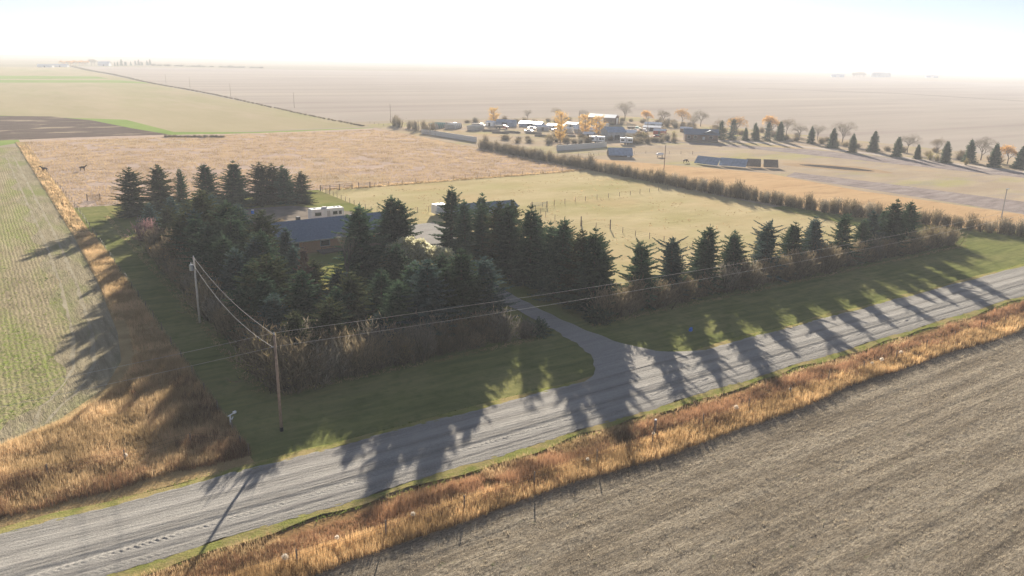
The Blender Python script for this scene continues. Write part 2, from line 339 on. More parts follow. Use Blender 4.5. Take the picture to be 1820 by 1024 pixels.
hl_m = ground_mat('headland_shade_tone', [((.23, .20, .13), (.42, .355, .24), (1.4, .12, 1), 1), ((.23, .26, .08), (.12, .04, 1), 1, .48, .64, .7)], [((3, .6, 1), 1.2, .25)])[0]
trk_m = ground_mat('wheel_track', [((.30, .26, .18), (.42, .37, .27), (.5, .2, 1), 1)], [((1, 1, 1), 2, .1)])[0]
headland(15, 270, .0, 6.5, 'shade_toned_headland', hl_m, 'headland curving along the edge of the left field, shade painted into its tone')  # headland band, toned to stand in for the shade along this edge
headland(17, 250, 3.2, 3.65, 'wheel_track', trk_m, 'inner pale wheel track curving along the left field edge'); headland(17, 250, 5.4, 5.8, 'wheel_track', trk_m, 'outer pale wheel track curving along the left field edge')

# road corridor
def vnoise(X, Y, sx, sy, seed):
    r = np.random.default_rng(seed); T = r.random((256, 256)); a = X*sx; c_ = Y*sy
    i = np.floor(a).astype(int); j = np.floor(c_).astype(int); fx = a-i; fy = c_-j; fx = fx*fx*(3-2*fx); fy = fy*fy*(3-2*fy)
    f = lambda p, q: T[p % 256, q % 256]
    return (f(i, j)*(1-fx)+f(i+1, j)*fx)*(1-fy)+(f(i, j+1)*(1-fx)+f(i+1, j+1)*fx)*fy
def road_z(X, Y): return .22*np.clip(1-np.abs(Y+4.75)/6.6, 0, 1)**.5
verge_m, n, b, _ = ground_mat('verge_grass', [((.16, .18, .045), (.32, .31, .10), (.5, .8, 1), 1), ((.38, .29, .14), (.3, .5, 1), 1, .42, .6, .9)], [((1, 1, 1), 5, .10)])
lawn_m, n, b, _ = ground_mat('mown_lawn', [((.11, .13, .045), (.235, .24, .085), (.12, .9, 1), 1), ((.30, .27, .12), (.05, .07, 1), 1, .46, .68, .7), ((.08, .105, .03), (.7, .7, 1), 1, .5, .7, .5)], [((1, 1, 1), 6, .05), ((1, 1, 1), .8, .12)])
xs = np.linspace(-120, 420, 541)
sheet('mown_lawn', np.linspace(1, 200, 200), 0, 17.5, lawn_m, 8, z=.13, label='mown lawn between the road and the shelterbelt')
sheet('mown_lawn_strip', np.linspace(1, 7.5, 8), 17.5, 142, lawn_m, 30, z=.135, label='mown lawn strip along the left fence')
poly('lawn_corner', [(150, 17.4), (176, 17.4), (174, 20), (161, 46), (157, 64), (152, 64)], lawn_m, 'sunlit grass between the shelterbelt end and the willow hedge', z=.128)
poly('open_lawn', [(200, 0), (420, 0), (420, 14), (200, 14)], lawn_m, 'mown roadside grass at the far right')
sheet('ditch_floor', xs, -17.4, -10.2, ground_mat('ditch_litter', [((.16, .10, .05), (.34, .22, .10), (.4, .4, 1), 1)], [((1, 1, 1), 2, .2)])[0], 4, wob=.12, z=.11, label='dry litter floor of the roadside ditch')
sheet('verge', xs, lambda x: -10.5+.25*math.sin(x*.23)+.2*math.sin(x*.71), -9.45, verge_m, 4, zf=road_z, wob=.12, z=.15, label='narrow green grass verge on the ditch side of the road')
sheet('verge', xs, -.1, lambda x: .95+.25*math.sin(x*.31), verge_m, 4, zf=road_z, wob=.12, z=.15, label='narrow green grass verge on the lawn side of the road')
m, n, b = newmat('gravel'); b.inputs['Specular IOR Level'].default_value = 0; b.inputs['Roughness'].default_value = .95
cg = ramp(n, noise(n, (1, 1, 1), 9, 8, .75), [(.34, (.20, .19, .175)), (.66, (.45, .425, .385))])
st = noise(n, (.02, 1.1, 1), 1.3, 6, .7)
cg = mix(n, ramp(n, st, [(.42, 0.), (.6, .35)]), cg, (.44, .41, .375))
st2 = math_(n, 'MULTIPLY', noise(n, (.05, 2.4, 1), 1.7, 5, .7, .4), ramp(n, noise(n, (.12, .5, 1), 1, 4), [(.3, .75), (.7, 1.12)]))
cg = mix(n, ramp(n, noise(n, (.35, .6, 1), 1, 6, .7), [(.45, 0.), (.7, .45)]), cg, (.27, .25, .225))
cg = mix(n, ramp(n, st2, [(.52, 0.), (.68, .55)]), cg, (.20, .185, .18))
n.links.new(cg, b.inputs['Base Color'])
sep = N(n, 'ShaderNodeSeparateXYZ'); n.links.new(mapping(n, (1, 1, 1)), sep.inputs[0])
yy_ = math_(n, 'ADD', sep.outputs[1], math_(n, 'MULTIPLY', noise(n, (.05, .3, 1), 1, 4), 1.1))
bands = ramp(n, math_(n, 'DIVIDE', math_(n, 'ADD', yy_, 9.0), 9.5), [(0, .78), (.06, .95), (.16, .86), (.24, 1.12), (.33, 1.0), (.38, .8), (.46, 1.0), (.56, 1.14), (.63, .98), (.67, .82), (.75, 1.1), (.86, 1.0), (.93, .88), (.97, .85), (1, 1.08)])
cg = mix(n, 1., cg, bands, 'MULTIPLY'); n.links.new(cg, b.inputs['Base Color'])
hh = math_(n, 'ADD', math_(n, 'MULTIPLY', noise(n, (1, 1, 1), 7, 6, .8), .07), math_(n, 'MULTIPLY', st2, .12)); bump(n, b, hh, 1.0)
MT['gravel'] = m
# road with real crown, ruts and lug-tyre prints
rx = np.concatenate([np.arange(-24, 36, .11), np.arange(36, 110, .4), np.arange(110, 421, 4)]); rx = np.concatenate([[-120, -60, -40], rx])
def road_relief(X, Y):
    z = road_z(X, Y)
    for c_, d_, w_ in ((-6.6, .05, .22), (-6.1, -.03, .12), (-8.35, .04, .2), (-3.4, .02, .35), (-1.6, .02, .3), (-5.0, -.03, .3)):
        z = z - d_*np.exp(-((Y-c_-.15*np.sin(X*.02))/w_)**2)
    for c_, s_ in ((-7.15, 1), (-6.85, -1), (-8.85, 1)):        # lug prints
        yy = Y-c_-.15*np.sin(X*.02)
        z = z - .05*np.clip(np.sin((X+s_*yy*1.2)*2*PI/.5)*2, -1, 1)*np.exp(-(yy/.19)**4)*(.25+1.1*vnoise(X, Y*0, .45, 1, 91)*vnoise(X, Y, 1.7, 3, 92))*(1 if c_ > -8 else .5)
    return z + .012*np.sin(X*3.1+Y*5)*np.sin(Y*7.3-X)
sheet('gravel_road', rx, -9.55, .05, m, 96, zf=road_relief, wob=.15, z=.156, label='gravel road with tyre tracks across the foreground')
# driveway
drv = [(-.3, 38, 58.5), (1.0, 40.6, 55.6), (3, 42.6, 53.0), (5.5, 44.2, 51.6), (9, 45.4, 50.6), (16, 46.3, 50.0), (24, 46.9, 50.1), (34, 47.4, 50.8), (50, 48.8, 53.0), (62, 50.8, 56.5), (70, 53, 62), (78, 54, 67), (86, 56, 68), (88.5, 58, 66), (89, 60, 64)]
yy = np.concatenate([np.arange(-.3, 20, .5), np.arange(20, 89.1, 2)]); g = G(); V = []
for y in yy:
    a = np.interp(y, [d[0] for d in drv], [d[1] for d in drv]); c_ = np.interp(y, [d[0] for d in drv], [d[2] for d in drv])
    a += .15*math.sin(y*1.3)+.1*math.sin(y*3.1); c_ += .15*math.sin(y*1.1+2)
    for t in np.linspace(0, 1, 9):
        V.append((a+(c_-a)*t, y, .175+float(road_z(0, y))+.02*math.sin(PI*t)))
g.add(V, quads=[[i*9+j, i*9+j+1, (i+1)*9+j+1, (i+1)*9+j] for i in range(len(yy)-1) for j in range(8)])
struct(g.build('driveway', 'gravel', smooth=True), 'gravel driveway from the road into the yard')
poly('gravel_pad', [(30, 104), (40, 98), (52, 99), (56, 108), (46, 122), (20, 124), (14, 116)], ground_mat('packed_dirt', [((.17, .145, .12), (.30, .255, .21), (.3, .3, 1), 1)], [((1, 1, 1), 2, .1)])[0], 'packed dirt pad behind the house', z=.12)

# near stubble field: rows along the road, with real relief
m, n, b = newmat('stubble_soil'); b.inputs['Specular IOR Level'].default_value = 0; b.inputs['Roughness'].default_value = 1
base = ramp(n, noise(n, (1.0, 2.6, 1), 2.6, 9, .85), [(.38, (.105, .085, .062)), (.60, (.50, .43, .33))])
base = mix(n, ramp(n, noise(n, (.05, .5, 1), 1, 5, .6), [(.42, 0.), (.64, .75)]), base, (.16, .13, .095))
base = mix(n, ramp(n, noise(n, (.8, 1.4, 1), 1, 6, .7), [(.62, 0.), (.7, .5)]), base, (.13, .17, .06))
n.links.new(base, b.inputs['Base Color'])
bump(n, b, math_(n, 'ADD', math_(n, 'MULTIPLY', noise(n, (1.6, 3.4, 1), 2.0, 8, .8), .27), math_(n, 'MULTIPLY', noise(n, (.12, 2.2, 1), 1, 3, .6), .2)), 1.0)
def stub_z(X, Y):
    k = np.clip((Y+62)/4, 0, 1)*np.clip((-17.2-Y)/.8, 0, 1)*np.clip((X+38)/4, 0, 1)
    return k*(.05*(vnoise(X, Y, 1.3, 2.2, 1)-.5)+.09*(vnoise(X, Y, 3.1, 3.6, 2)-.5)+.08*(vnoise(X, Y, .08, 1.1, 4)-.5))
sx = np.concatenate([[-400, -120, -60], np.arange(-38, 110, .3), np.arange(110, 421, 6)])
sheet('stubble_field', sx, -64, lambda x: -17.3+.45*math.sin(x*.11)+.2*math.sin(x*.3+1), m, 170, zf=stub_z, z=.15, label='brown stubble field in the foreground right')
poly('stubble_field', [(-400, -400), (600, -400), (600, -64), (-400, -64)], m, 'brown stubble field behind the viewpoint', z=.15)

# ------------------------------------------------------------------ grasses (stuff)
def tufts(g, P, h, w_, nb, lean=.35, tlo=0, thi=1, base_z=0, wind=(0, 0)):
    """P: (k,2) tuft centres; nb blades each, as tapered triangles"""
    k = len(P)*nb; P = np.repeat(P, nb, 0); hh_ = np.repeat(np.broadcast_to(h, (k//nb,)), nb)*rng.uniform(.55, 1.1, k)
    a = rng.uniform(0, 2*PI, k); l = np.abs(rng.normal(0, lean, k))
    off = rng.normal(0, .10, (k, 2)); p0 = np.column_stack([P+off, np.full(k, base_z)])
    d = np.column_stack([np.cos(a)*l+wind[0], np.sin(a)*l+wind[1], np.ones(k)]); d /= np.linalg.norm(d, axis=1)[:, None]
    p1 = p0+d*hh_[:, None]; ang = rng.uniform(0, PI, k)
    wv_ = np.column_stack([np.cos(ang), np.sin(ang), np.zeros(k)])*(w_*rng.uniform(.6, 1.4, k))[:, None]
    g.blade(p0, p1, wv_, np.clip((rng.uniform(tlo, thi, k)-.5)*.8 + .5 + 1.5*(vnoise(P[:, 0]+70, P[:, 1]+90, .35, .45, 61)-.5) + .6*(vnoise(P[:, 0], P[:, 1], 1.6, 1.6, 62)-.5), 0, 1))
def scatter(x0, x1, y0, y1, dens, keep=None):
    k = int((x1-x0)*(y1-y0)*dens); P = np.column_stack([rng.uniform(x0, x1, k), rng.uniform(y0, y1, k)])
    return P[keep(P[:, 0], P[:, 1])] if keep is not None else P
# golden strip next to the stubble
g = G()
for (x0, x1, dn, wd) in ((-24, 30, 38, .016), (30, 75, 22, .023), (75, 150, 12, .034)):
    P = scatter(x0, x1, -17.9, -14.4, dn, lambda X, Y: Y > -17.45+.45*np.sin(X*.11)+.2*np.sin(X*.3+1))
    hg = 1.0*np.clip(.75+.5*vnoise(P[:, 0], P[:, 1], .5, .5, 9), .6, 1.3)
    tufts(g, P, hg, wd, 7, .22, .15, 1, wind=(-.05, -.05))
tag(g.build('golden_grass', 'gold_grass'), 'band of tall golden grass between the ditch and the stubble field', 'grass', kind='stuff')
# rust coloured reeds in the ditch
g = G()
for (x0, x1, dn, wd) in ((-24, 30, 34, .013), (30, 75, 18, .02), (75, 150, 10, .032)):
    P = scatter(x0, x1, -15.2, -11.6, dn, lambda X, Y: vnoise(X, Y, .35, .6, 12) > .18)
    q = vnoise(P[:, 0], P[:, 1], .22, .5, 13)
    tufts(g, P, .35+1.0*q, wd, 7, .2, 0, 1)
P = scatter(-24, 150, -16.3, -15, 14, lambda X, Y: vnoise(X, Y, .16, .5, 71) > .68); tufts(g, P, .95, .02, 7, .25, 0, .6)
tag(g.build('ditch_reeds', 'rust_reed'), 'rust brown reeds and weeds standing in the roadside ditch', 'reeds', kind='stuff')
g = G()
for (x0, x1, dn) in ((-24, 40, 22), (40, 150, 9)):
    P = scatter(x0, x1, -14.6, -10.6, dn, lambda X, Y: vnoise(X, Y, .25, .5, 21) > .5)
    tufts(g, P, .6, .02, 6, .4, 0, .8)
tag(g.build('ditch_grass', 'tan_grass'), 'tan grass clumps mixed through the roadside ditch', 'grass', kind='stuff')
# verge tufts
g = G()
for (y0, y1) in ((-10.9, -9.75), (.1, 1.1)):
    P = scatter(-24, 150, y0, y1, 9, lambda X, Y: (Y < -5) | (X < 38) | (X > 58)); tufts(g, P, .16, .03, 5, .6, .3, 1, base_z=.17)
tag(g.build('verge_grass', 'green_grass'), 'short green grass tufts edging the gravel road', 'grass', kind='stuff')
# lawn edge grass under the shelterbelts
g = G()
P = scatter(8, 43, 14.2, 15.2, 8); tufts(g, P, .35, .04, 6, .5, .2, 1)
P = scatter(52, 153, 14.6, 15.6, 6); tufts(g, P, .35, .05, 6, .5, .2, 1)
P = scatter(5.6, 6.6, 16, 128, 6); tufts(g, P, .35, .05, 6, .5, .2, 1)
tag(g.build('unmown_grass', 'tan_grass'), 'unmown tan grass fringe at the foot of the shelterbelts', 'grass', kind='stuff')
# wild grass corner on the left and along the fence
inl = lambda X, Y: X > np.where(Y < 50, 1.2, 0)+np.interp(Y, [6, 12, 16, 20, 26, 34, 45, 72, 110, 300], [-52, -30, -19.5, -12.5, -7.5, -4.6, -3.4, -2.3, -1.8, -2.2])-.2
g = G(); P = scatter(-40, 1.2, 3.2, 34, 26, inl); hg = .5+.7*vnoise(P[:, 0], P[:, 1], .4, .4, 31); tufts(g, P, hg, .02, 7, .35, 0, 1)
P = scatter(-40, 1.2, 1.0, 4.2, 22); tufts(g, P, .28, .02, 6, .5, 0, .8)
P = scatter(-4.6, 1.3, 34, 110, 20, inl); hg = .4+.6*vnoise(P[:, 0], P[:, 1], .4, .4, 31); tufts(g, P, hg, .022, 6, .35, 0, 1)
P = scatter(-2.4, .8, 110, 285, 3, inl); hg = .4+.6*vnoise(P[:, 0], P[:, 1], .4, .4, 31); tufts(g, P, hg, .09, 5, .35, 0, 1)
tag(g.build('wild_grass', 'tan_grass'), 'tall tan wild grass on the corner left of the fence', 'grass', kind='stuff')
g = G(); P = scatter(-34, 1.2, 2.6, 9.5, 24, lambda X, Y: vnoise(X, Y, .3, .5, 33) > .25+.05*(Y-3)); tufts(g, P, .5+.8*vnoise(P[:, 0], P[:, 1], .3, .5, 35), .015, 7, .2, .1, 1)
P = scatter(-6, 1.3, 5, 26, 10, lambda X, Y: (X > -5+.2*(26-Y)-2) & (vnoise(X, Y, .3, .3, 36) > .4)); tufts(g, P, .9, .018, 6, .2, 0, .8)
tag(g.build('roadside_reeds', 'rust_reed'), 'rusty reeds on the left corner beside the road', 'reeds', kind='stuff')
wild_m = ground_mat('wild_grass_floor', [((.30, .21, .10), (.48, .36, .19), (.3, .3, 1), 1)], [((1, 1, 1), 2, .2)])[0]
poly('grass_corner', [(-60, 1.0), (1.1, 1.0), (1.2, 142), (1.0, 300), (-2.6, 300), (-2.3, 110), (-2.8, 72), (-3.9, 45), (-5.1, 34), (-8, 26), (-13, 20), (-20, 16), (-30.5, 12), (-60, 5.5)], wild_m, 'wild grass corner between the crop field and the road', z=.12)
# stubble straw in the near field
g = G()
for (x0, x1, y0, y1, dn, s_) in ((-20, 60, -50, -17.6, 16, 1), (60, 125, -40, -17.6, 6, 1.4)):
    P = scatter(x0, x1, y0, y1, dn*4, lambda X, Y: np.abs(((Y/.5+.4*vnoise(X, Y, .2, .2, 8)) % 1)-.5) < .27)
    k = len(P); z0 = .15+stub_z(P[:, 0], P[:, 1]); a = rng.uniform(0, 2*PI, k); l = rng.uniform(.08, .26, k)*s_; st_ = rng.random(k) < .5
    p0 = np.column_stack([P, z0]); d = np.column_stack([np.cos(a)*np.where(st_, .25, 1), np.sin(a)*np.where(st_, .25, 1), np.where(st_, 1, .25)])
    ang = rng.uniform(0, PI, k); g.blade(p0, p0+d*l[:, None], np.column_stack([np.cos(ang), np.sin(ang), np.zeros(k)])*.014*s_, rng.uniform(0, 1, k))
P = scatter(-20, 125, -50, -17.8, 1.6, lambda X, Y: vnoise(X, Y, .3, .9, 73) > .35); tufts(g, P, .17, .028, 6, .9, 0, 1, base_z=.13)
tag(g.build('straw_litter', 'straw'), 'loose straw and stubble stalks on the foreground field', 'straw', kind='stuff')
# seedling and stubble tufts of the left field
g = G(); P = scatter(-60, -3, 12, 90, 4.5, lambda X, Y: (X < np.interp(Y, [6, 12, 16, 20, 26, 34, 45, 72, 110], [-52, -30, -19.5, -12.5, -7.5, -4.6, -3.4, -2.3, -1.8])-.5) & (np.abs(((X/.9) % 1)-.5) < .28))
tufts(g, P, .16, .03, 3, .6, 0, 1, base_z=zz)
tag(g.build('stubble_rows', 'straw'), 'rows of cut stubble on the left field', 'stubble', kind='stuff')
g = G(); P = scatter(-60, -3, 12, 200, 2.2, lambda X, Y: (X < np.interp(Y, [6, 12, 16, 20, 26, 34, 45, 72, 110], [-52, -30, -19.5, -12.5, -7.5, -4.6, -3.4, -2.3, -1.8])-6) & (vnoise(X, Y, .12, .03, 41) > .5) & (np.abs(((X/.9) % 1)-.5) < .3))
tufts(g, P, .15, .045, 3, .7, .2, 1, base_z=zz)
tag(g.build('seedlings', 'green_grass'), 'green seedling rows sprouting in the left field', 'seedlings', kind='stuff')
# pasture clumps
g = G(); P = scatter(0, 153, 143, 300, 3, lambda X, Y: vnoise(X, Y, .2, .2, 51) > .25); tufts(g, P, .55, .045, 3, .4, .3, 1)
tag(g.build('pasture_grass', 'tan_grass'), 'dry clumps standing in the tall grass pasture', 'grass', kind='stuff')
g = G(); P = scatter(62, 153, 22, 141, .35, lambda X, Y: vnoise(X, Y, .2, .3, 53) > .62); tufts(g, P, .22, .10, 5, .6, 0, .8)
P = scatter(62, 153, 139.5, 142.5, 4); tufts(g, P, .5, .12, 4, .5, 0, .8)
tag(g.build('pasture_tufts', 'tan_grass'), 'scattered tufts on the grazed pasture', 'grass', kind='stuff')

# ------------------------------------------------------------------ vegetation builders
def spruce_meshes(name, H, Rm, seed, mt, dens=1.0, ragged=.15, tint_shift=0., shape=.8, sparse=0.):
    r = np.random.default_rng(seed); g = G(); p0s = []; p1s = []; ws = []; ts = []
    nl = int(H*2.3*dens)
    lean = r.normal(0, .012, 2)
    for li in range(nl):
        t = (li+r.uniform(0, .8))/nl; z = H*(.03+.96*t)
        Lr = Rm*(1-t)**shape*(1+.12*math.sin(9*t+seed))+.12
        nb = 9 if t < .75 else 6
        for bi in range(nb):
            if r.random() < sparse: continue
            az = 2*PI*(bi+r.uniform(-.35, .35))/nb + li*1.3; L = Lr*r.uniform(1-ragged*1.3, 1+ragged)
            if t > .93: L = min(L, .35)
            e = -.30+.95*t**1.3+r.normal(0, .13); cv = .22*(1-t)
            d = np.array([math.cos(az), math.sin(az), 0]); side = np.array([-d[1], d[0], 0])
            o = np.array([lean[0]*z, lean[1]*z, z]); ns = max(3, int(L/.13))
            s = np.linspace(.12, 1, ns); pt = o + d*(L*s)[:, None]; pt[:, 2] += L*(e*s + cv*s*s)
            # limb
            p0s.append(o[None]); p1s.append(pt[-1:]); ws.append(np.array([[0, 0, .035]])); ts.append(np.array([.1]))
            for sgn in (-1, 1, 0, -1, 1):
                ln = (.16+.42*L*(1-s)*(.5 if sgn else .25))*r.uniform(.7, 1.25, ns); ln = np.minimum(ln, .75)
                dd = d*r.uniform(.35, .8, ns)[:, None] + side*(sgn*r.uniform(.6, 1.1, ns))[:, None]
                dd[:, 2] = r.uniform(-.55, .05, ns)+(.45 if sgn == 0 else 0)+e*.6
                dd /= np.linalg.norm(dd, axis=1)[:, None]
                a = pt+r.normal(0, .025, (ns, 3)); q = a+dd*ln[:, None]
                wv_ = np.cross(dd, r.normal(0, 1, (ns, 3))*[.35, .35, 1]); wv_ /= np.linalg.norm(wv_, axis=1)[:, None]
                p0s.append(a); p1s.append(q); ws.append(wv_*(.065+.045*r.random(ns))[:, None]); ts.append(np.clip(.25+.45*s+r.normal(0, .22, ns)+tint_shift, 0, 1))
    # needles close to the trunk
    k = int(H*70*(1-sparse)); t = r.random(k)**.8*.93; a_ = r.uniform(0, 2*PI, k); rr = Rm*(1-t)**shape*r.uniform(.1, .5, k); c_ = np.column_stack([np.cos(a_)*rr, np.sin(a_)*rr, H*(.03+.95*t)]); d = np.column_stack([np.cos(a_), np.sin(a_), r.uniform(-.8, .1, k)]); wv_ = np.cross(d, r.normal(0, 1, (k, 3))); wv_ /= np.linalg.norm(wv_, axis=1)[:, None]
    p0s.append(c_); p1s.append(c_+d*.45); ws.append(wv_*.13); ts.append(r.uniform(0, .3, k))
    # leader
    o = np.array([lean[0]*H, lean[1]*H, H*.96]); 
    for i in range(10):
        a = o+np.array([0, 0, i*.05]); q = a+np.array([r.normal(0, .12), r.normal(0, .12), .3]); p0s.append(a[None]); p1s.append(q[None]); ws.append(np.array([[.05, 0, 0]])); ts.append(np.array([.5]))
    g.rhomb(np.concatenate(p0s), np.concatenate(p1s), np.concatenate(ws), np.concatenate(ts))
    tr = G(); tr.tube([(0, 0, -.1), (lean[0]*H*.5, lean[1]*H*.5, H*.5), (lean[0]*H, lean[1]*H, H*.97)], [H*.018+.03, H*.012, .02], 7)
    return tr.mesh(name+'_trunk', 'bark', True), g.mesh(name+'_crown', mt)
SPV = {0: (0, 6, 5), 1: (1, 6), 2: (2, 5, 0), 3: (3,), 4: (4, 3)}
def spk(k): return SP[random.choice(SPV[k])]
def tree_at(name, meshes, x, y, label, cat, group=None, sc=1, rz=None, parts=('trunk', 'crown')):
    t = thing(name, label, cat, (x, y, 0), random.uniform(0, 6.28) if rz is None else rz, group, sc)
    t.rotation_euler = (random.gauss(0, .022), random.gauss(0, .022), t.rotation_euler.z)
    for nm, me in zip(parts, meshes): place(me, nm, t)
    return t
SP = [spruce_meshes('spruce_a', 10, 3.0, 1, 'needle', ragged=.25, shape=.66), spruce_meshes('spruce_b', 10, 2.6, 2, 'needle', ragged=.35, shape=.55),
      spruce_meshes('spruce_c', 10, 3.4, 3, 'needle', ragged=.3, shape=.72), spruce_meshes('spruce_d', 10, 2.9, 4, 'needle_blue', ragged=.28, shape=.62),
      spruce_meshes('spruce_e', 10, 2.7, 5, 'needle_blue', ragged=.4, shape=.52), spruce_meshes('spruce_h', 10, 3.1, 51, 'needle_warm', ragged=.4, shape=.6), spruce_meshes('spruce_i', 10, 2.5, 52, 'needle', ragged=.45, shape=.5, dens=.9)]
SP_SP = [spruce_meshes('spruce_f', 10, 2.7, 6, 'needle', dens=.9, ragged=.45, shape=.45, sparse=.12), spruce_meshes('spruce_g', 10, 2.8, 7, 'needle_blue', dens=.9, ragged=.5, shape=.42, sparse=.14)]
SP_FAR = [spruce_meshes('young_spruce', 5, 1.5, 8, 'needle', dens=2.4, shape=.75), spruce_meshes('young_spruce_b', 5, 1.35, 9, 'needle', dens=2.4, shape=.7)]
SP_DEAD = [spruce_meshes('dead_spruce', 10, 2.0, 10, 'needle_dead', dens=.6, ragged=.4, shape=.7, sparse=.2)]

def bare_tree(name, H, seed, leaf=None, levels=5, spread=.55, leafd=0.5, bark='bark_pale', tw='twig_grey'):
    r = np.random.default_rng(seed); tr = G(); tw0, tw1, tww = [], [], []; lf = []
    def grow(p, d, L, rad, lv):
        q = p+d*L; mid = (p+q)/2+r.normal(0, .04*L, 3); 
        if lv >= 2: tr.tube([p, mid, q], [rad, rad*.85, rad*.68], 5 if lv > 3 else 3, cap=False)
        else: tw0.append(p); tw1.append(q); wv_ = np.cross(d, r.normal(0, 1, 3)); tww.append(wv_/np.linalg.norm(wv_)*max(rad, .022))
        if lv == 0: lf.append(q); return
        nk = 4 if lv > 1 else 3
        for i in range(nk):
            a = 2*PI*(i+r.uniform(-.3, .3))/nk; s1 = np.cross(d, [.3, .2, 1] if abs(d[2]) < .9 else [1, 0, 0]); s1 /= np.linalg.norm(s1); s2 = np.cross(d, s1)
            nd = d*(1-.25)+ (s1*math.cos(a)+s2*math.sin(a))*spread*r.uniform(.7, 1.5); nd[2] += .10; nd /= np.linalg.norm(nd)
            st_ = q if i < nk-1 else p+(q-p)*r.uniform(.5, .9)
            grow(st_, nd, L*r.uniform(.6, .82), rad*.6, lv-1)
    grow(np.zeros(3), np.array([0, 0, 1.]), H*.27, H*.022, levels)
    tg = G(); tg.rhomb(tw0, tw1, tww, r.random(len(tw0)))
    # fine end twigs
    L_ = np.array(lf); k = len(L_)*3; a = np.repeat(L_, 3, 0); d = r.normal(0, 1, (k, 3)); d[:, 2] += .6; d /= np.linalg.norm(d, axis=1)[:, None]
    wv_ = np.cross(d, r.normal(0, 1, (k, 3))); wv_ /= np.linalg.norm(wv_, axis=1)[:, None]
    tg.rhomb(a, a+d*(H*.045), wv_*.014, r.random(k))
    out = [tr.mesh(name+'_trunk', bark, True), tg.mesh(name+'_twigs', tw)]
    if leaf:
        nl = int(len(L_)*leafd*3); a = L_[r.integers(0, len(L_), nl)]+r.normal(0, H*.018, (nl, 3)); d = r.normal(0, 1, (nl, 3)); d /= np.linalg.norm(d, axis=1)[:, None]
        wv_ = np.cross(d, r.normal(0, 1, (nl, 3))); wv_ /= np.linalg.norm(wv_, axis=1)[:, None]
        lg = G(); lg.rhomb(a, a+d*H*.03, wv_*H*.011, r.random(nl)); out.append(lg.mesh(name+'_leaves', leaf))
    return out
BT = [bare_tree('elm_a', 10, 11), bare_tree('elm_b', 10, 12, spread=.7), bare_tree('elm_c', 9, 13, spread=.6, tw='twig')]
BO = [bare_tree('poplar_a', 9, 14, 'orange_leaf', leafd=.7, tw='twig'), bare_tree('poplar_b', 9, 15, 'orange_leaf', leafd=.5, tw='twig', spread=.65), bare_tree('poplar_c', 9, 16, 'orange_leaf', leafd=2.2, spread=.4, tw='twig')]
MT['gold_leaf'] = leaf_mat('golden_leaves', (.50, .30, .07), (.82, .54, .17), .5)
def column_poplar(name, H, seed, leaf):
    r = np.random.default_rng(seed); tr = G(); tr.tube([(0, 0, -.1), (.1, 0, H*.5), (0, .1, H*.9)], [H*.02, H*.013, .03], 7); lf = G(); tw_ = G(); a = []; 
    for i in range(46):
        z = r.uniform(.08, .8)*H; az = r.uniform(0, 6.28); t = z/H; L = H*.24*math.sqrt(max(.05, 1-(2*(t+.1)-1)**2))*r.uniform(.7, 1.15)
        q = np.array([math.cos(az)*L, math.sin(az)*L, z+L*1.1]); tr.tube([(0, 0, z), q], [.05, .02], 3, cap=False); c_ = np.array([0, 0, z])+(q-np.array([0, 0, z]))*r.uniform(.35, 1.1, (40, 1)); a.append(c_+r.normal(0, H*.028, (40, 3)))
    a = np.concatenate(a); k = len(a); d = r.normal(0, 1, (k, 3)); d /= np.linalg.norm(d, axis=1)[:, None]; wv_ = np.cross(d, r.normal(0, 1, (k, 3))); wv_ /= np.linalg.norm(wv_, axis=1)[:, None]
    tw_.rhomb(a-d*.2, a+d*.2, wv_*.012, r.random(k)); lf.rhomb(a, a+d*H*.032, wv_*H*.013, r.random(k))
    return [tr.mesh(name+'_trunk', 'bark_pale', True), tw_.mesh(name+'_twigs', 'twig_grey'), lf.mesh(name+'_leaves', leaf)]
POP = column_poplar('gold_poplar', 9, 18, 'gold_leaf')
SILVER = bare_tree('silver_tree', 10, 17, 'silver_leaf', leafd=9, spread=.75)

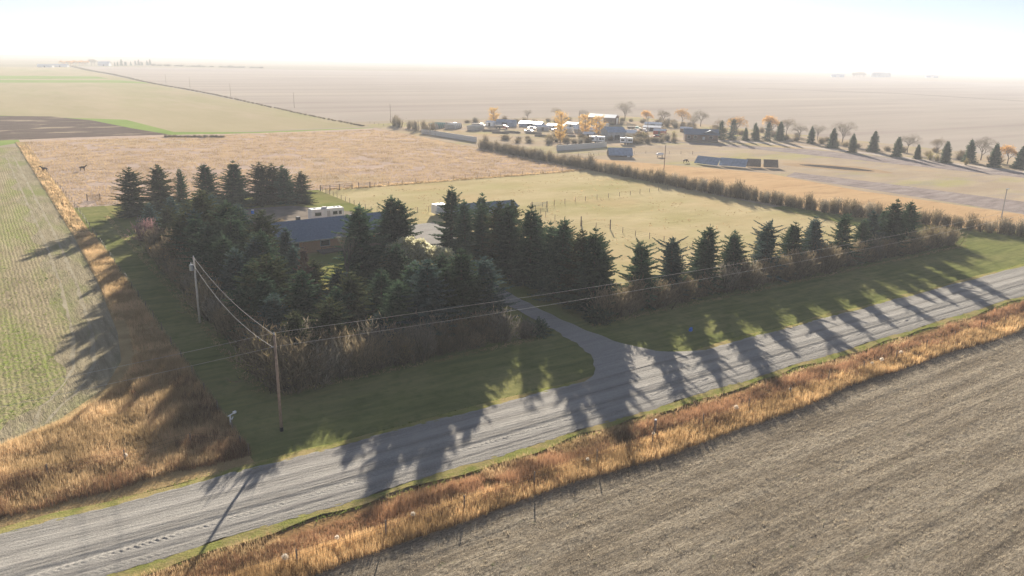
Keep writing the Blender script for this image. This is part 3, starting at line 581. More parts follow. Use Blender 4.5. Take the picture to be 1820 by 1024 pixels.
def shrub_meshes(name, seed, mt, stems=90, side=11, spread=.55, leaf=None, leafn=0, thick=.0095):
    """unit-high bush of bare stems"""
    r = np.random.default_rng(seed); g = G(); st_ = G()
    az = r.uniform(0, 2*PI, stems); ln = np.abs(r.normal(0, spread, stems)); base = np.column_stack([r.normal(0, .13, (stems, 2)), np.zeros(stems)])
    d = np.column_stack([np.cos(az)*ln, np.sin(az)*ln, np.ones(stems)]); d /= np.linalg.norm(d, axis=1)[:, None]
    L = r.uniform(.6, 1.02, stems)*(1-.25*np.clip(ln-.5, 0, 1)); tip = base+d*L[:, None]; tip[:, 2] -= .10*ln
    wv_ = np.cross(d, r.normal(0, 1, (stems, 3))); wv_ /= np.linalg.norm(wv_, axis=1)[:, None]
    st_.blade(base, tip, wv_*thick*1.6, r.uniform(0, .6, stems))
    k = stems*side; i = np.repeat(np.arange(stems), side); s = r.uniform(.25, 1, k); p = base[i]*(1-s)[:, None]+tip[i]*s[:, None]
    dd = d[i]*.8+r.normal(0, .45, (k, 3)); dd[:, 2] = np.abs(dd[:, 2])+.15; dd /= np.linalg.norm(dd, axis=1)[:, None]; l = r.uniform(.08, .22, k)
    wv_ = np.cross(dd, r.normal(0, 1, (k, 3))); wv_ /= np.linalg.norm(wv_, axis=1)[:, None]
    g.rhomb(p, p+dd*l[:, None], wv_*thick, np.clip(.2+.6*s+r.normal(0, .2, k), 0, 1))
    out = [st_.mesh(name+'_stems', 'twig'), g.mesh(name+'_twigs', mt)]
    if leaf:
        i = r.integers(0, k, leafn); p = p[i]+dd[i]*.1+r.normal(0, .02, (leafn, 3)); q = r.normal(0, 1, (leafn, 3)); q /= np.linalg.norm(q, axis=1)[:, None]
        wv_ = np.cross(q, r.normal(0, 1, (leafn, 3))); wv_ /= np.linalg.norm(wv_, axis=1)[:, None]
        lg = G(); lg.rhomb(p, p+q*.028, wv_*.010, r.random(leafn)); out.append(lg.mesh(name+'_leaves', leaf))
    return out
SH = [shrub_meshes('shrub_a', 21, 'twig', stems=120), shrub_meshes('shrub_b', 22, 'twig_grey', stems=120), shrub_meshes('shrub_c', 23, 'twig', stems=110, leaf='yellow_leaf', leafn=260),
      shrub_meshes('shrub_d', 24, 'twig', stems=120, leaf='orange_leaf', leafn=160), shrub_meshes('shrub_e', 25, 'twig', stems=120)]
WIL = [shrub_meshes('willow_a', 31, 'twig', stems=80, spread=.28, side=9), shrub_meshes('willow_b', 32, 'twig', stems=80, spread=.35, side=9), shrub_meshes('willow_c', 33, 'twig_grey', stems=70, spread=.25, side=9)]
PINK = shrub_meshes('pink_shrub', 34, 'twig_pink', stems=160, spread=.7, side=14)
GREEN = shrub_meshes('green_shrub', 35, 'twig', stems=80, spread=.5, leaf='yellow_leaf', leafn=1500)
ORD = ['first', 'second', 'third', 'fourth', 'fifth', 'sixth', 'seventh', 'eighth', 'ninth', 'tenth', 'eleventh', 'twelfth', 'thirteenth', 'fourteenth', 'fifteenth', 'sixteenth', 'seventeenth', 'eighteenth', 'nineteenth', 'twentieth']
def shrub_at(kind, x, y, hgt, wid, label, cat='shrub', group=None, name='shrub'):
    return tree_at(name, kind, x, y, label, cat, group, (wid, wid, hgt), parts=('stems', 'twigs', 'leaves'))

# ---- right shelterbelt row
row = [(65, 10.1), (72.1, 9.8), (78.7, 10.3), (85.5, 9.2), (94.2, 9.9), (101.1, 9.3), (108.3, 9.0), (115.9, 9.2), (121.6, 7.6), (126, 8.4), (131.5, 10.0), (138.4, 10.0)]
for i, (x, z) in enumerate(row):
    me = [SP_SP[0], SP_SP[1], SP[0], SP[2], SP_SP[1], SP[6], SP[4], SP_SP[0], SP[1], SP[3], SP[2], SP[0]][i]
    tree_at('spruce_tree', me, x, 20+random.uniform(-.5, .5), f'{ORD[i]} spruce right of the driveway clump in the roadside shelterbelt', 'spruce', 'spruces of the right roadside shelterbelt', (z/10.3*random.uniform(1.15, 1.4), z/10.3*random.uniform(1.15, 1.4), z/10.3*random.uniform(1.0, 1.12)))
for i, (x, y, z) in enumerate([(68.6, 23, 8.2), (75.5, 23.5, 8), (82, 23, 7.8), (90, 23.5, 8.4), (97.5, 23, 8), (104.8, 23, 7.8), (112, 23.5, 8), (134.5, 23, 8.6)]):
    tree_at('spruce_tree', SP[(0, 1, 3, 6)[i % 4]], x, y, f'{ORD[i]} shorter spruce from the driveway, standing just behind the roadside shelterbelt row', 'spruce', 'shorter spruces behind the right shelterbelt row', (z/9, z/9, z/10.3))
# ---- block right of the driveway
blk = [(58.5, 66, 11.6), (57, 58, 10.2), (57.5, 52.5, 10.4), (57.2, 47, 11.6), (56.8, 42.5, 12), (56.8, 37, 12.7), (57.2, 32.5, 10.8), (56.2, 28, 12.2), (57, 24, 11.0), (56.6, 20.3, 12),
       (63, 62, 10.4), (63, 52, 10.6), (61.5, 42, 10), (61, 33, 10), (61.5, 25, 9.6)]
for i, (x, y, z) in enumerate(blk):
    lb = (f'{ORD[9-i]} dark spruce up the driveway from the road, on its right side') if i < 10 else f'{ORD[14-i]} spruce from the road in the second row right of the driveway'
    tree_at('spruce_tree', spk((0, 2, 1, 0, 2)[i % 5]), x, y, lb, 'spruce', 'dark spruces lining the right side of the driveway', (z/10.3*1.2, z/10.3*1.2, z/10.3*1.07))
# ---- back row of the west block
back = [(11.5, 127, 11.0), (17.4, 127, 11.3), (22.5, 128.5, 10.0), (28.2, 128, 10.9), (34.4, 128, 11.2), (40.4, 128, 10.4), (43.4, 128, 10.0), (46, 126, 9.6), (49.6, 125, 8.0)]
for i, (x, y, z) in enumerate(back):
    wsc = (.85 if i == 2 else 1.45)*z/10.3
    tree_at('spruce_tree', spk((2, 0, 1, 0, 2, 0, 2, 2, 0)[i]), x, y, f'{ORD[i]} spruce from the left in the rear row in front of the tan pasture', 'spruce', 'spruces of the rear row behind the house', (wsc, wsc, z/10.3))
# ---- interior trees of the west block
inner = [(11, 104, 6.5, 3, 'small blue spruce behind the pink leafless shrub'), (14.5, 99, 8.2, 3, 'blue spruce right of the pink leafless shrub'),
    (11.5, 62, 10.5, 2, 'full spruce on the fence side above the transformer pole'), (12, 51, 10, 0, 'dark spruce right behind the transformer pole'), (15.5, 60, 11.5, 2, 'broad tall spruce left of the tallest tree'), (18, 52, 10.5, 0, 'dark spruce between the tallest tree and the dying spruce'), (10.8, 73, 9, 2, 'spruce at the fence side halfway along the left hedge'), (22, 66, 10.5, 0, 'dark spruce left of the house end'), (17, 73, 11, 2, 'broad spruce between the tallest tree and the rear of the left clump'), (13, 75, 10, 3, 'blue spruce in the middle of the left clump'), (12.5, 82, 9, 0, 'spruce behind the brown hedge near the pink shrub'), (22, 51, 8, 3, 'bluish spruce before the left end of the house wall'), (16, 51, 9.5, 4, 'blue spruce left of the brown dying spruce'), (12.5, 40, 9, 2, 'broad spruce behind the near pole cables'), (17, 32, 9.4, 0, 'dark spruce at the centre of the front clump'), (22, 29, 8.6, 2, 'spruce below the dead grey tree'), (12, 32, 9.5, 0, 'spruce behind the left corner of the front hedge'), (12, 20.5, 7.5, 2, 'front corner spruce behind the near power pole'), (36, 29, 9.6, 0, 'spruce behind the tall pair left of the driveway'), (30, 27, 9, 2, 'dark spruce behind the front row left of the driveway'), (32.5, 22, 10, 0, 'front row spruce between the blue green and the tall one'), (22.5, 44, 7, 0, 'short spruce under the house front lawn'), (35, 42, 8.5, 1, 'spruce left of the silver tree'),
    (16, 80, 12.8, 2, 'tall broad spruce at the rear of the dense left clump'), (19.5, 88, 10.5, 3, 'blue green spruce behind the dense left clump'), (12, 90, 8.5, 2, 'mid height spruce in front of the two small blue spruces'),
    (16.5, 65, 13.0, 0, 'tallest spruce in the middle of the dense left clump'), (20, 72, 10.8, 4, 'blue spruce on the house side of the dense left clump'), (12, 68, 10.2, 1, 'spruce on the fence side of the dense left clump'),
    (13, 56, 9.5, 2, 'spruce in front of the tallest tree of the left clump'), (19, 57, 9.2, 0, 'spruce left of the house front lawn'), (12, 46, 9.5, 3, 'blue spruce behind the pole with the transformer'),
    (14, 36, 11.0, 2, 'spruce between the two power poles behind the brown shrubs'), (18, 46, 8.2, 1, 'short spruce near the left end of the house front lawn'), (11.5, 27, 8.2, 4, 'blue spruce behind the near power pole'),
    (16, 21, 8.3, 0, 'spruce just right of the near power pole behind the hedge'), (19.5, 27, 7.5, 1, 'spruce in the front rows below the brown dead spruce'), (21.8, 19.5, 6.0, 3, 'small pale blue spruce poking out of the front hedge'),
    (33, 50, 12.8, 1, 'tall narrow spruce in front of the house roof'), (41.4, 57, 13.2, 0, 'left stem of the tall twin spruce beside the courtyard'), (42.8, 56, 12.8, 1, 'right stem of the tall twin spruce beside the courtyard'),
    (25.5, 22, 8.6, 2, 'spruce behind the front hedge left of the silver leafed tree'), (29.6, 21.5, 11.0, 3, 'blue green spruce in the front row below the silver tree'), (35.6, 23, 11.2, 2, 'tall spruce at the driveway left side near the road'),
    (39.6, 23.5, 10.2, 4, 'pale spruce nearest the driveway entrance on its left'), (27, 30, 8.2, 0, 'spruce in the second row behind the front hedge'), (33, 31, 8.4, 4, 'blue spruce in the second row left of the driveway'),
    (39.5, 31, 8.0, 2, 'spruce in the second row nearest the driveway'), (23, 36, 7.5, 4, 'blue grey open spruce below the house window'), (24.2, 61, 8.5, 3, 'open branched blue spruce in front of the house wall'), (9.9, 36, 6.8, 1, 'spruce just inside the left hedge near the poles')]
for (x, y, z, k, lb) in inner:
    z *= random.uniform(.97, 1.06); tree_at('spruce_tree', spk(k), x, y, lb, 'spruce', 'spruces inside the left tree block', (z/10.3*random.uniform(1.25, 1.55), z/10.3*random.uniform(1.25, 1.55), z/10.3))
tree_at('dead_spruce', SP_DEAD[0], 20.5, 42, 'brown dying spruce in front of the house roof left end', 'dead spruce', None, .98)
tree_at('dead_spruce', bare_tree('snag', 10, 40, spread=.18, levels=4, tw='twig_grey'), 29.5, 48, 'bare grey dead tree standing before the house window', 'dead tree', None, (.8, .8, 1.15), parts=('trunk', 'twigs'))
tree_at('silver_leaf_tree', SILVER, 41, 49.5, 'pale silver and yellow leafed tree glowing beside the driveway', 'tree', None, (1, 1, .95), parts=('trunk', 'twigs', 'leaves'))
tree_at('silver_leaf_tree', SILVER, 46.3, 50, 'smaller yellowish leafed tree next to the courtyard gravel', 'tree', None, (.75, .75, .66), parts=('trunk', 'twigs', 'leaves'))

# ---- shelterbelt shrubs
for i, x in enumerate(np.arange(9, 43.5, 1.5)):
    for dy in (0, 2.2, 4.2) if x < 38 else (0,):
        hgt = float(np.interp(x, [9, 24, 34, 40, 43.5], [4.6, 3.7, 3.5, 3.0, 1.9]))*random.choice([.6, .8, 1, 1.1, 1.35])
        shrub_at(SH[random.choice([0, 1, 2, 3, 4, 0, 1])], x+random.uniform(-.8, .8), 16.4+dy+random.uniform(-.8, .6), hgt, max(2.4, hgt*random.uniform(.75, 1.1)), 'leafless brown shrub in the hedge facing the road left of the driveway', group='shrubs of the front hedge left of the driveway')
for i, y in enumerate(np.arange(21, 91, 2.0)):
    for dx in (0, 2.1):
        hgt = random.choice([2.6, 3.4, 4, 4.4, 5.2])*random.uniform(.9, 1.1)
        shrub_at(SH[random.choice([0, 1, 4, 0, 3, 2])], 8.6+dx+random.uniform(-.5, .4), y+random.uniform(-.7, .7), hgt, hgt*random.uniform(.8, 1.1), 'leafless grey brown shrub in the hedge along the left lawn strip', group='shrubs of the hedge beside the left lawn strip')
for i, x in enumerate(np.arange(55, 151.5, 1.75)):
    hgt = random.choice([2.0, 2.6, 3.2, 3.6, 4.2, 5.0])*random.uniform(.9, 1.1)*(1 if x < 146 else .8)
    shrub_at(SH[random.choice([0, 1, 2, 3, 4, 0, 1, 4])], x+random.uniform(-.6, .6), 17.6+random.uniform(-.9, .6), hgt, max(2.2, hgt*random.uniform(.8, 1.15)), 'leafless brown shrub in the hedge under the right shelterbelt spruces', group='shrubs of the hedge under the right shelterbelt')
for (x, y) in ((144, 19.5), (147.5, 19), (150.5, 18.8)):
    shrub_at(SH[0], x, y, 3.8, 4.2, 'spreading grey shrub at the right end of the shelterbelt', group='shrubs at the right end of the shelterbelt')
shrub_at(PINK, 9.3, 99.5, 4.4, 4.6, 'rounded pinkish leafless shrub beside the lawn strip', name='pink_shrub')
shrub_at(SH[4], 35, 97, 2.6, 2.4, 'small round brown shrub behind the house roof', name='shrub')
# low dark juniper at the driveway corner
for (x, y, s_, lb) in ((43.5, 16.4, 1.6, 'low dark juniper at the left corner of the driveway mouth'), (54, 16.0, 1.9, 'low dark juniper at the right corner of the driveway mouth')):
    jn = spruce_meshes('juniper', 1.2, 1.5, int(x), 'needle', dens=2.2, shape=.35); tree_at('juniper', jn, x, y, lb, 'juniper', None, s_*.8)
# ---- willow hedge behind the pasture
k = 0
for y in np.arange(12, 212, 1.9):
    for dx in (0, 2.4):
        hgt = random.uniform(2.4, 4.0) + (1.6 if random.random() < .07 else 0)
        shrub_at(random.choice(WIL), float(np.interp(y, [12, 47, 65, 90], [175, 160.5, 157.5, 155]))+dx+random.uniform(-.6, .6), y+random.uniform(-.5, .5), hgt, hgt*.95, 'leafless willow in the long hedge behind the grazed pasture', 'willow', 'willows of the long hedge behind the pasture', 'willow_shrub')
for i in range(10):
    shrub_at(random.choice(WIL), 165+random.uniform(0, 8), 322-i*5, random.uniform(4, 5.5), 5, 'leafless grey willow beside the left end of the board fence', 'willow', 'willows at the left end of the farmyard', 'willow_shrub')

# ------------------------------------------------------------------ farmyard trees
fs = [(289.3, 188, 5.8), (294.5, 186, 6.4), (305.7, 181.3, 8.8), (309.2, 166.2, 7.6), (301.3, 149.3, 8.4), (293.3, 134.3, 7.6), (304.4, 131.7, 8.6), (296.2, 116.1, 8), (297, 107.7, 5.6), (295.1, 95.3, 8.2), (306.4, 92, 8.6), (301, 80.2, 8.6), (305, 73.2, 8.2), (302, 62, 8.6), (303, 50, 8.4)]
for i, (x, y, z) in enumerate(fs):
    tree_at('young_spruce', SP_FAR[i % 2], x, y, f'{ORD[i]} young spruce from the dark house along the farm lane', 'spruce', 'young spruces along the farm lane', z/5)
for i, (x, y, z) in enumerate([(281, 196, 9), (285, 193, 10), (298, 190, 8), (300, 184, 9)]):
    tree_at('spruce_tree', SP_SP[i % 2], x, y, f'{ORD[i]} thin spruce right of the dark farmhouse', 'spruce', 'thin spruces right of the dark farmhouse', z/10)
bts = [(314.3, 301.8, 14, 0, 0), (313, 280.8, 11, 1, 0), (316.6, 271.4, 11, 0, 2), (328, 267.3, 13, 1, 1), (329.9, 254.7, 12, 0, 1), (308.2, 210.1, 13, 1, 1), (326.6, 202.9, 14, 1, 0), (335, 199.6, 11, 0, 2), (321.7, 158.4, 12.5, 0, 0), (315.2, 122.5, 10.5, 0, 1), (321.7, 113.1, 9, 0, 2), (319.1, 93.8, 11, 0, 0), (315.8, 82.2, 10.5, 1, 0),
       (320.3, 181.1, 10, 0, 1), (328, 176, 9, 0, 0), (318, 66, 11, 1, 1), (309, 222, 9, 0, 2), (330, 232, 9, 0, 2), (312, 243, 9, 0, 0), (296, 318, 8, 0, 1), (280, 325, 9, 0, 2), (262, 330, 7, 0, 0)]
for i, (x, y, z, o, v) in enumerate(bts):
    me = BO[v] if o else BT[v]
    kk = sum(1 for q in bts[:i] if q[3] == o)
    lb = f'{ORD[kk]} orange tinged tree from the left behind the far farmyard' if o else f'{ORD[kk]} bare grey tree from the left behind the far farmyard' if kk < 20 else 'bare tree'
    tree_at('poplar_tree' if o else 'bare_tree', me, x, y, lb, 'tree', 'orange trees behind the farmyard' if o else 'bare trees behind the farmyard', z/9.5, parts=('trunk', 'twigs', 'leaves'))
for i, (x, y, z, lb) in enumerate([(224, 248, 10.5, 'bright orange poplar left of the brown shed'), (230, 236, 10, 'bright orange poplar before the long white roofs'), (236, 233, 9.5, 'orange poplar right beside the long white roofs'), (198, 214, 8, 'slender orange poplar behind the board fence'), (222, 306, 9, 'thin yellow poplar at the far left of the farmyard')]):
    tree_at('poplar_tree', POP, x, y, lb, 'poplar', None, (z/6.6, z/6.6, z/8.5), parts=('trunk', 'twigs', 'leaves'))
for i, (x, y, z, w_, lb) in enumerate([(245, 212, 4.5, 9, 'olive rounded bush behind the small trailer'), (262, 208, 4, 5, 'dark rounded bush left of the dark farmhouse'), (298, 103, 3.6, 4, 'yellow green bush between the young spruces'), (297.5, 100, 3, 4, 'second yellow bush between the young spruces'), (296, 88, 3, 3, 'yellow green bush right of the tallest lane spruce'), (200, 225, 3, 6, 'grey green bush behind the board fence')]):
    shrub_at(GREEN, x, y, z, w_*.6, lb, 'bush', name='green_bush')
for i in range(40):
    x = 310+random.uniform(0, 22); y = 40+i*6.5
    shrub_at(random.choice(SH), x, y, random.uniform(2, 3.2), 4, 'low brown scrub along the far side of the farmyard', 'shrub', 'scrub along the far side of the farmyard', 'shrub')
for i in range(80):
    x, y = random.choice([(random.uniform(280, 340), random.uniform(205, 300)), (random.uniform(180, 225), random.uniform(205, 240)), (random.uniform(225, 262), random.uniform(196, 214)), (random.uniform(200, 300), random.uniform(305, 328))])
    shrub_at(random.choice(SH), x, y, random.uniform(1.6, 3.4), random.uniform(3, 5), 'leafless scrub among the farmyard buildings', 'shrub', 'scrub among the farmyard buildings', 'shrub')

# ------------------------------------------------------------------ buildings
def gable(g, w_, d, h1, h2, over=0, x=0, y=0, z=0):
    """roof prism along X"""
    a, b_ = w_/2+over, d/2+over; e = h1-over*(h2-h1)/(d/2); t = .14
    V = [(-a, -b_, e), (a, -b_, e), (a, 0, h2), (-a, 0, h2), (-a, b_, e), (a, b_, e)]
    V = V+[(p[0], p[1], p[2]+t) for p in V]
    V = [(p[0]+x, p[1]+y, p[2]+z) for p in V]
    g.add(V, quads=[[0, 3, 2, 1], [3, 4, 5, 2], [6, 7, 8, 9], [9, 8, 11, 10], [0, 1, 7, 6], [5, 4, 10, 11], [0, 6, 9, 3], [3, 9, 10, 4], [1, 2, 8, 7], [2, 5, 11, 8]])
def gable_walls(g, w_, d, h1, h2):
    a, b_ = w_/2, d/2
    g.add([(-a, -b_, -.1), (a, -b_, -.1), (a, b_, -.1), (-a, b_, -.1), (-a, -b_, h1), (a, -b_, h1), (a, b_, h1), (-a, b_, h1), (-a, 0, h2-.01), (a, 0, h2-.01)],
          quads=[[0, 1, 5, 4], [1, 2, 6, 5], [2, 3, 7, 6], [3, 0, 4, 7]], tris=[[4, 7, 8], [5, 9, 6]])
def window(parent, x, y, z, w_, h_, rz=0, frame='offwhite'):
    """frame with pane, facing -Y before rotation"""
    f = G(); t = .08
    for (cx_, cz, ww, hh_) in ((0, h_/2, w_+2*t, t), (0, -h_/2, w_+2*t, t), (-w_/2, 0, t, h_-t), (w_/2, 0, t, h_-t)): f.box((cx_, 0, cz), (ww, .1, hh_))
    fo = f.build('window', frame, parent); fo.location = (x, y, z); fo.rotation_euler = (0, 0, rz)
    p = G(); p.box((0, .025, 0), (w_-t-.004, .03, h_-t-.004)); p.build('pane', 'glass', fo); return fo
def building(name, label, cat, x, y, w_, d, h1, h2, wall, roof, rz=0, over=.4, wins=(), doors=(), group=None):
    t = thing(name, label, cat, (x, y, 0), rz, group)
    g = G(); gable_walls(g, w_, d, h1, h2); g.build('wall', wall, t)
    g = G(); gable(g, w_, d, h1, h2, over, z=.01); g.build('roof', roof, t)
    for (wx, wz, ww, wh, face) in wins:
        if face == 'F': window(t, wx, -d/2-.052, wz, ww, wh)
        elif face == 'L': window(t, -w_/2-.052, wx, wz, ww, wh, -PI/2)
        else: window(t, w_/2+.052, wx, wz, ww, wh, PI/2)
    for (wx, ww, wh, face, mt) in doors:
        g = G()
        if face == 'F': g.box((wx, -d/2-.04, wh/2), (ww, .07, wh))
        elif face == 'L': g.box((-w_/2-.04, wx, wh/2), (.07, ww, wh))
        else: g.box((w_/2+.04, wx, wh/2), (.07, ww, wh))
        g.build('door', mt, t)
    return t
hs = building('house', 'long single storey tan brick house with a blue grey shingle roof', 'house', 38.3, 80.6, 26, 11.5, 2.7, 5.1, 'brick', 'shingle', 0.02, .7,
    wins=((-2.2, 1.6, 1.8, 1.1, 'F'), (-8, 1.6, 1.4, 1.1, 'F'), (5, 1.6, 1.6, 1.1, 'F'), (9, 1.6, 1.4, 1.1, 'F'), (0, 1.6, 1.4, 1.0, 'R')), doors=((2.2, 1.0, 2.1, 'F', 'brown'),))
g = G(); g.box((3, -7.2, .35), (14, 2.4, .25)); [g.box((3+q, -8.3, .15), (.12, .12, .3)) for q in (-6.5, -2, 2, 6.5)]; g.build('deck', 'wood', hs)
g = G(); [g.box((3, -8.35, z), (14, .06, .08)) for z in (.75, 1.1, 1.4)]; [g.box((3+q, -8.35, .9), (.1, .1, 1.1)) for q in (-7, -4.7, -2.3, 0, 2.3, 4.7, 7)]; g.build('railing', 'wood', hs)
for q in (-7, -1, 6): g = G(); g.tube([(q, .8, 4.2), (q, .8, 5.1)], .09, 8); g.build('vent_pipe', 'metal', hs)
g = G(); g.box((-4.5, 1.6, 4.9), (.7, .7, 1.3)); g.build('chimney', 'dark', hs)
g = G(); g.box((0, -6.5, 2.50), (27.4, .09, .14)); g.build('gutter', 'offwhite', hs)
# travel trailer
def travel_trailer(x, y, rz, label, L=7.5, sc=1):
    t = thing('travel_trailer', label, 'trailer', (x, y, 0), rz, None, sc)
    g = G(); g.box((0, 0, 1.75), (L, 2.4, 2.2), taper=.985); g.build('body', 'white', t)
    g = G(); g.box((0, 0, 2.9), (L*.97, 2.3, .08)); g.build('roof', 'offwhite', t)
    g = G(); g.box((-L*.05, 0, 3.08), (1.1, .8, .28), taper=.85); g.build('air_conditioner', 'offwhite', t)
    g = G(); [g.box((q, .3, 3.0), (.4, .4, .12)) for q in (-L*.33, L*.28, L*.4)]; g.build('roof_vent', 'white', t)
    g = G(); g.box((0, -1.23, .75), (L*.99, .02, .25)); g.build('stripe', 'dark', t)
    for q, ww in ((-L*.3, 1.3), (L*.22, .9), (L*.38, .5)): window(t, q, -1.25, 1.9, ww, .65, 0, 'dark')
    g = G(); g.box((L*.02, -1.235, 1.6), (.7, .04, 1.8)); g.build('door', 'offwhite', t)
    for q in (-.5, .5):
        for s_ in (-1, 1):
            g = G(); g.tube([(q, s_*1.02, .36), (q, s_*1.2, .36)], .36, 14); g.build('wheel', 'rubber', t)
    g = G(); g.box((L/2+.6, 0, .5), (1.3, .12, .1)); g.box((L/2+1.0, 0, .3), (.1, .1, .5)); g.build('hitch', 'dark', t)
    return t
travel_trailer(46.8, 101.5, -.02, 'white travel trailer parked behind the house roof')
t = thing('livestock_trailer', 'white box livestock trailer beside the long shed behind the dark spruces', 'trailer', (72.3, 95.8, 0), .1)
g = G(); g.box((0, 0, 1.55), (3.0, 2.3, 2.1), taper=.97); g.build('body', 'white', t)
g = G(); [g.box((0, -1.16, z), (2.7, .03, .06)) for z in (1.2, 1.5, 1.8)]; g.build('slat', 'metal', t)
g = G(); g.tube([(0, -1.15, .35), (0, -.95, .35)], .35, 12); g.build('wheel', 'rubber', t); g = G(); g.tube([(0, .95, .35), (0, 1.15, .35)], .35, 12); g.build('wheel', 'rubber', t)
building('long_shed', 'long low shed with a blue grey roof behind the dark spruces', 'shed', 82.5, 94.5, 18, 5.0, 1.2, 2.2, 'bluewall', 'shingle', -.1, .4, doors=((-4, 2.4, 1.1, 'F', 'dark'), (5, 2.4, 1.1, 'F', 'dark')))
# blue barrel with a burner
t = thing('barrel', 'bright blue barrel with a white lid on the gravel behind the trees', 'barrel', (34.9, 116.5, 0))
g = G(); g.tube([(0, 0, 0), (0, 0, .3), (0, 0, .32), (0, 0, .9)], [.34, .36, .34, .34], 14); g.build('drum', 'blue', t); g = G(); g.tube([(0, 0, .9), (0, 0, 1.05)], [.36, .3], 14); g.build('lid', 'white', t)

# farm buildings
W = building
W('machine_shed', 'brown machine shed with a white door and pale roof', 'shed', 288, 291, 16, 11, 3.8, 5.2, 'brown', 'roof_metal', -.95, .3, doors=((-.5, 4, 3.6, 'F', 'white'), (1, 4, 3.4, 'R', 'white')))
W('barn', 'long low white roofed barn behind the orange poplars', 'barn', 243, 246, 17, 8, 1.9, 3.0, 'grey', 'roof_metal', -.9, .3, doors=((3, 2.5, 2, 'F', 'dark'),))
W('barn', 'white roofed shed right of the orange poplars', 'barn', 248, 228, 12, 8, 1.9, 3.0, 'grey', 'roof_metal', -.9, .3, doors=((0, 2.5, 2, 'F', 'dark'),))
W('barn', 'grey gabled barn with open front behind the small trailer', 'barn', 234, 220, 9, 9, 3.4, 5.4, 'grey', 'bluewall', -.3, .3, doors=((0, 2.5, 2, 'F', 'dark'),))
W('shed', 'white roofed open shed at the left of the farmyard', 'shed', 236, 289, 12, 8, 1.8, 2.6, 'bluewall', 'roof_metal', -.9, .3, doors=((0, 3, 2.2, 'F', 'dark'),))
W('shed', 'small white roofed shed left of the orange poplars', 'shed', 240, 272, 9, 7, 1.8, 2.6, 'grey', 'roof_metal', -.9, .3, doors=((0, 2, 2, 'F', 'dark'),))
W('shed', 'low grey shed behind the log piles', 'shed', 224, 296, 10, 6, 2.2, 3.4, 'bluewall', 'bluewall', -.9, .3, doors=((0, 3, 2.2, 'F', 'dark'),))
W('shed', 'pale blue roofed shed at the far side of the yard', 'shed', 300, 262, 9, 6, 1.8, 2.6, 'grey', 'roof_metal', -.9, .3, doors=((0, 2.5, 2, 'F', 'dark'),))
W('shed', 'white roofed lean shed right of the brown machine shed', 'shed', 284, 246, 9, 6, 1.8, 2.5, 'grey', 'roof_metal', -.9, .3, doors=((0, 2, 1.8, 'F', 'dark'),))
fh = W('farmhouse', 'dark brown farmhouse with a blue grey roof and white framed windows', 'farmhouse', 267, 196, 15, 9, 3.4, 5.4, 'brown', 'shingle', -.72, .5,
  wins=((-5.8, 2.1, 1.4, 1.4, 'F'), (-2.8, 2.1, 1.3, 1.3, 'F'), (4.2, 2.1, 1.6, 1.1, 'F'), (0, 2.1, 1.3, 1.3, 'L')), doors=((1, 1.1, 2.3, 'F', 'offwhite'),))
g = G(); g.box((0, -6, .6), (14.5, 2.2, .8)); g.build('deck', 'wood', fh)
g = G(); gable(g, 3.5, 8, 3.4, 4.9, .3); o = g.build('dormer_roof', 'shingle', fh); o.location = (4, -2.5, .2); o.rotation_euler = (0, 0, PI/2)
W('cattle_shelter', 'weathered grey A roof shelter behind the willow hedge', 'shelter', 190, 165.5, 9, 5, .8, 3.2, 'wood', 'bluewall', -.55, .2, doors=((3, 1.2, .7, 'F', 'white'),))
for i, (x, y, w_, d_, wm, rm, lb) in enumerate([(217, 300, 5, 4, 'white', 'roof_metal', 'tiny white shed left of the low grey shed'), (228, 268, 6, 4, 'grey', 'roof_metal', 'small pale shed behind the log piles'), (233, 254, 5, 4, 'offwhite', 'roof_metal', 'small off white shed left of the bright orange poplar'),
   (254, 276, 7, 5, 'grey', 'roof_metal', 'pale shed below the far brown machine shed'), (268, 268, 6, 5, 'offwhite', 'roof_metal', 'low white roofed hut right of the pale sheds'), (272, 228, 6, 4, 'red', 'roof_metal', 'small red walled shed left of the farmhouse'), (245, 260, 5, 4, 'bluewall', 'roof_metal', 'narrow blue grey shed behind the long barn'), (295, 232, 6, 4, 'brown', 'roof_metal', 'small brown shed behind the dark farmhouse'), (226, 228, 5, 4, 'offwhite', 'roof_metal', 'small pale shed behind the board fence')]):
    W('shed', lb, 'shed', x, y, w_, d_, 1.9, 2.6, wm, rm, -.9+random.uniform(-.3, .3), .2, doors=((0, 1.2, 1.7, 'F', 'dark'),))
# portable windbreak panels
def windbreak(x, y, rz, label, L=12, sc=1, mt='bluewall'):
    t = thing('windbreak_shelter', label, 'windbreak', (x, y, 0), rz)
    for i in range(16):
        q = -L/2+L/16*(i+.5); g = G(); zz_ = [(0, -1.6, .25), (0, 1.0, 2.6)]
        V = [(q-L/33, -1.6, .2), (q+L/33, -1.6, .2), (q+L/33, .9, 2.7), (q-L/33, .9, 2.7), (q-L/33, -1.6, .26), (q+L/33, -1.6, .26), (q+L/33, .9, 2.76), (q-L/33, .9, 2.76)]
        g.add(V, quads=[[0, 3, 2, 1], [4, 5, 6, 7], [0, 1, 5, 4], [1, 2, 6, 5], [2, 3, 7, 6], [3, 0, 4, 7]]); g.build('board', mt, t)
    g = G(); [g.tube([(q, 1.0, 2.7), (q, 2.2, 0)], .07, 5) for q in (-L/2+.3, 0, L/2-.3)]; [g.tube([(-L/2, yy_, z_), (L/2, yy_, z_)], .06, 5) for yy_, z_ in ((-1.3, .42), (.7, 2.4))]; g.build('frame', 'wood', t)
windbreak(203.7, 133.2, -1.33, 'left of the row of blue grey slanted windbreaks', 9.4); windbreak(208.4, 125.4, -1.08, 'middle slanted blue grey windbreak of the row', 9.6)
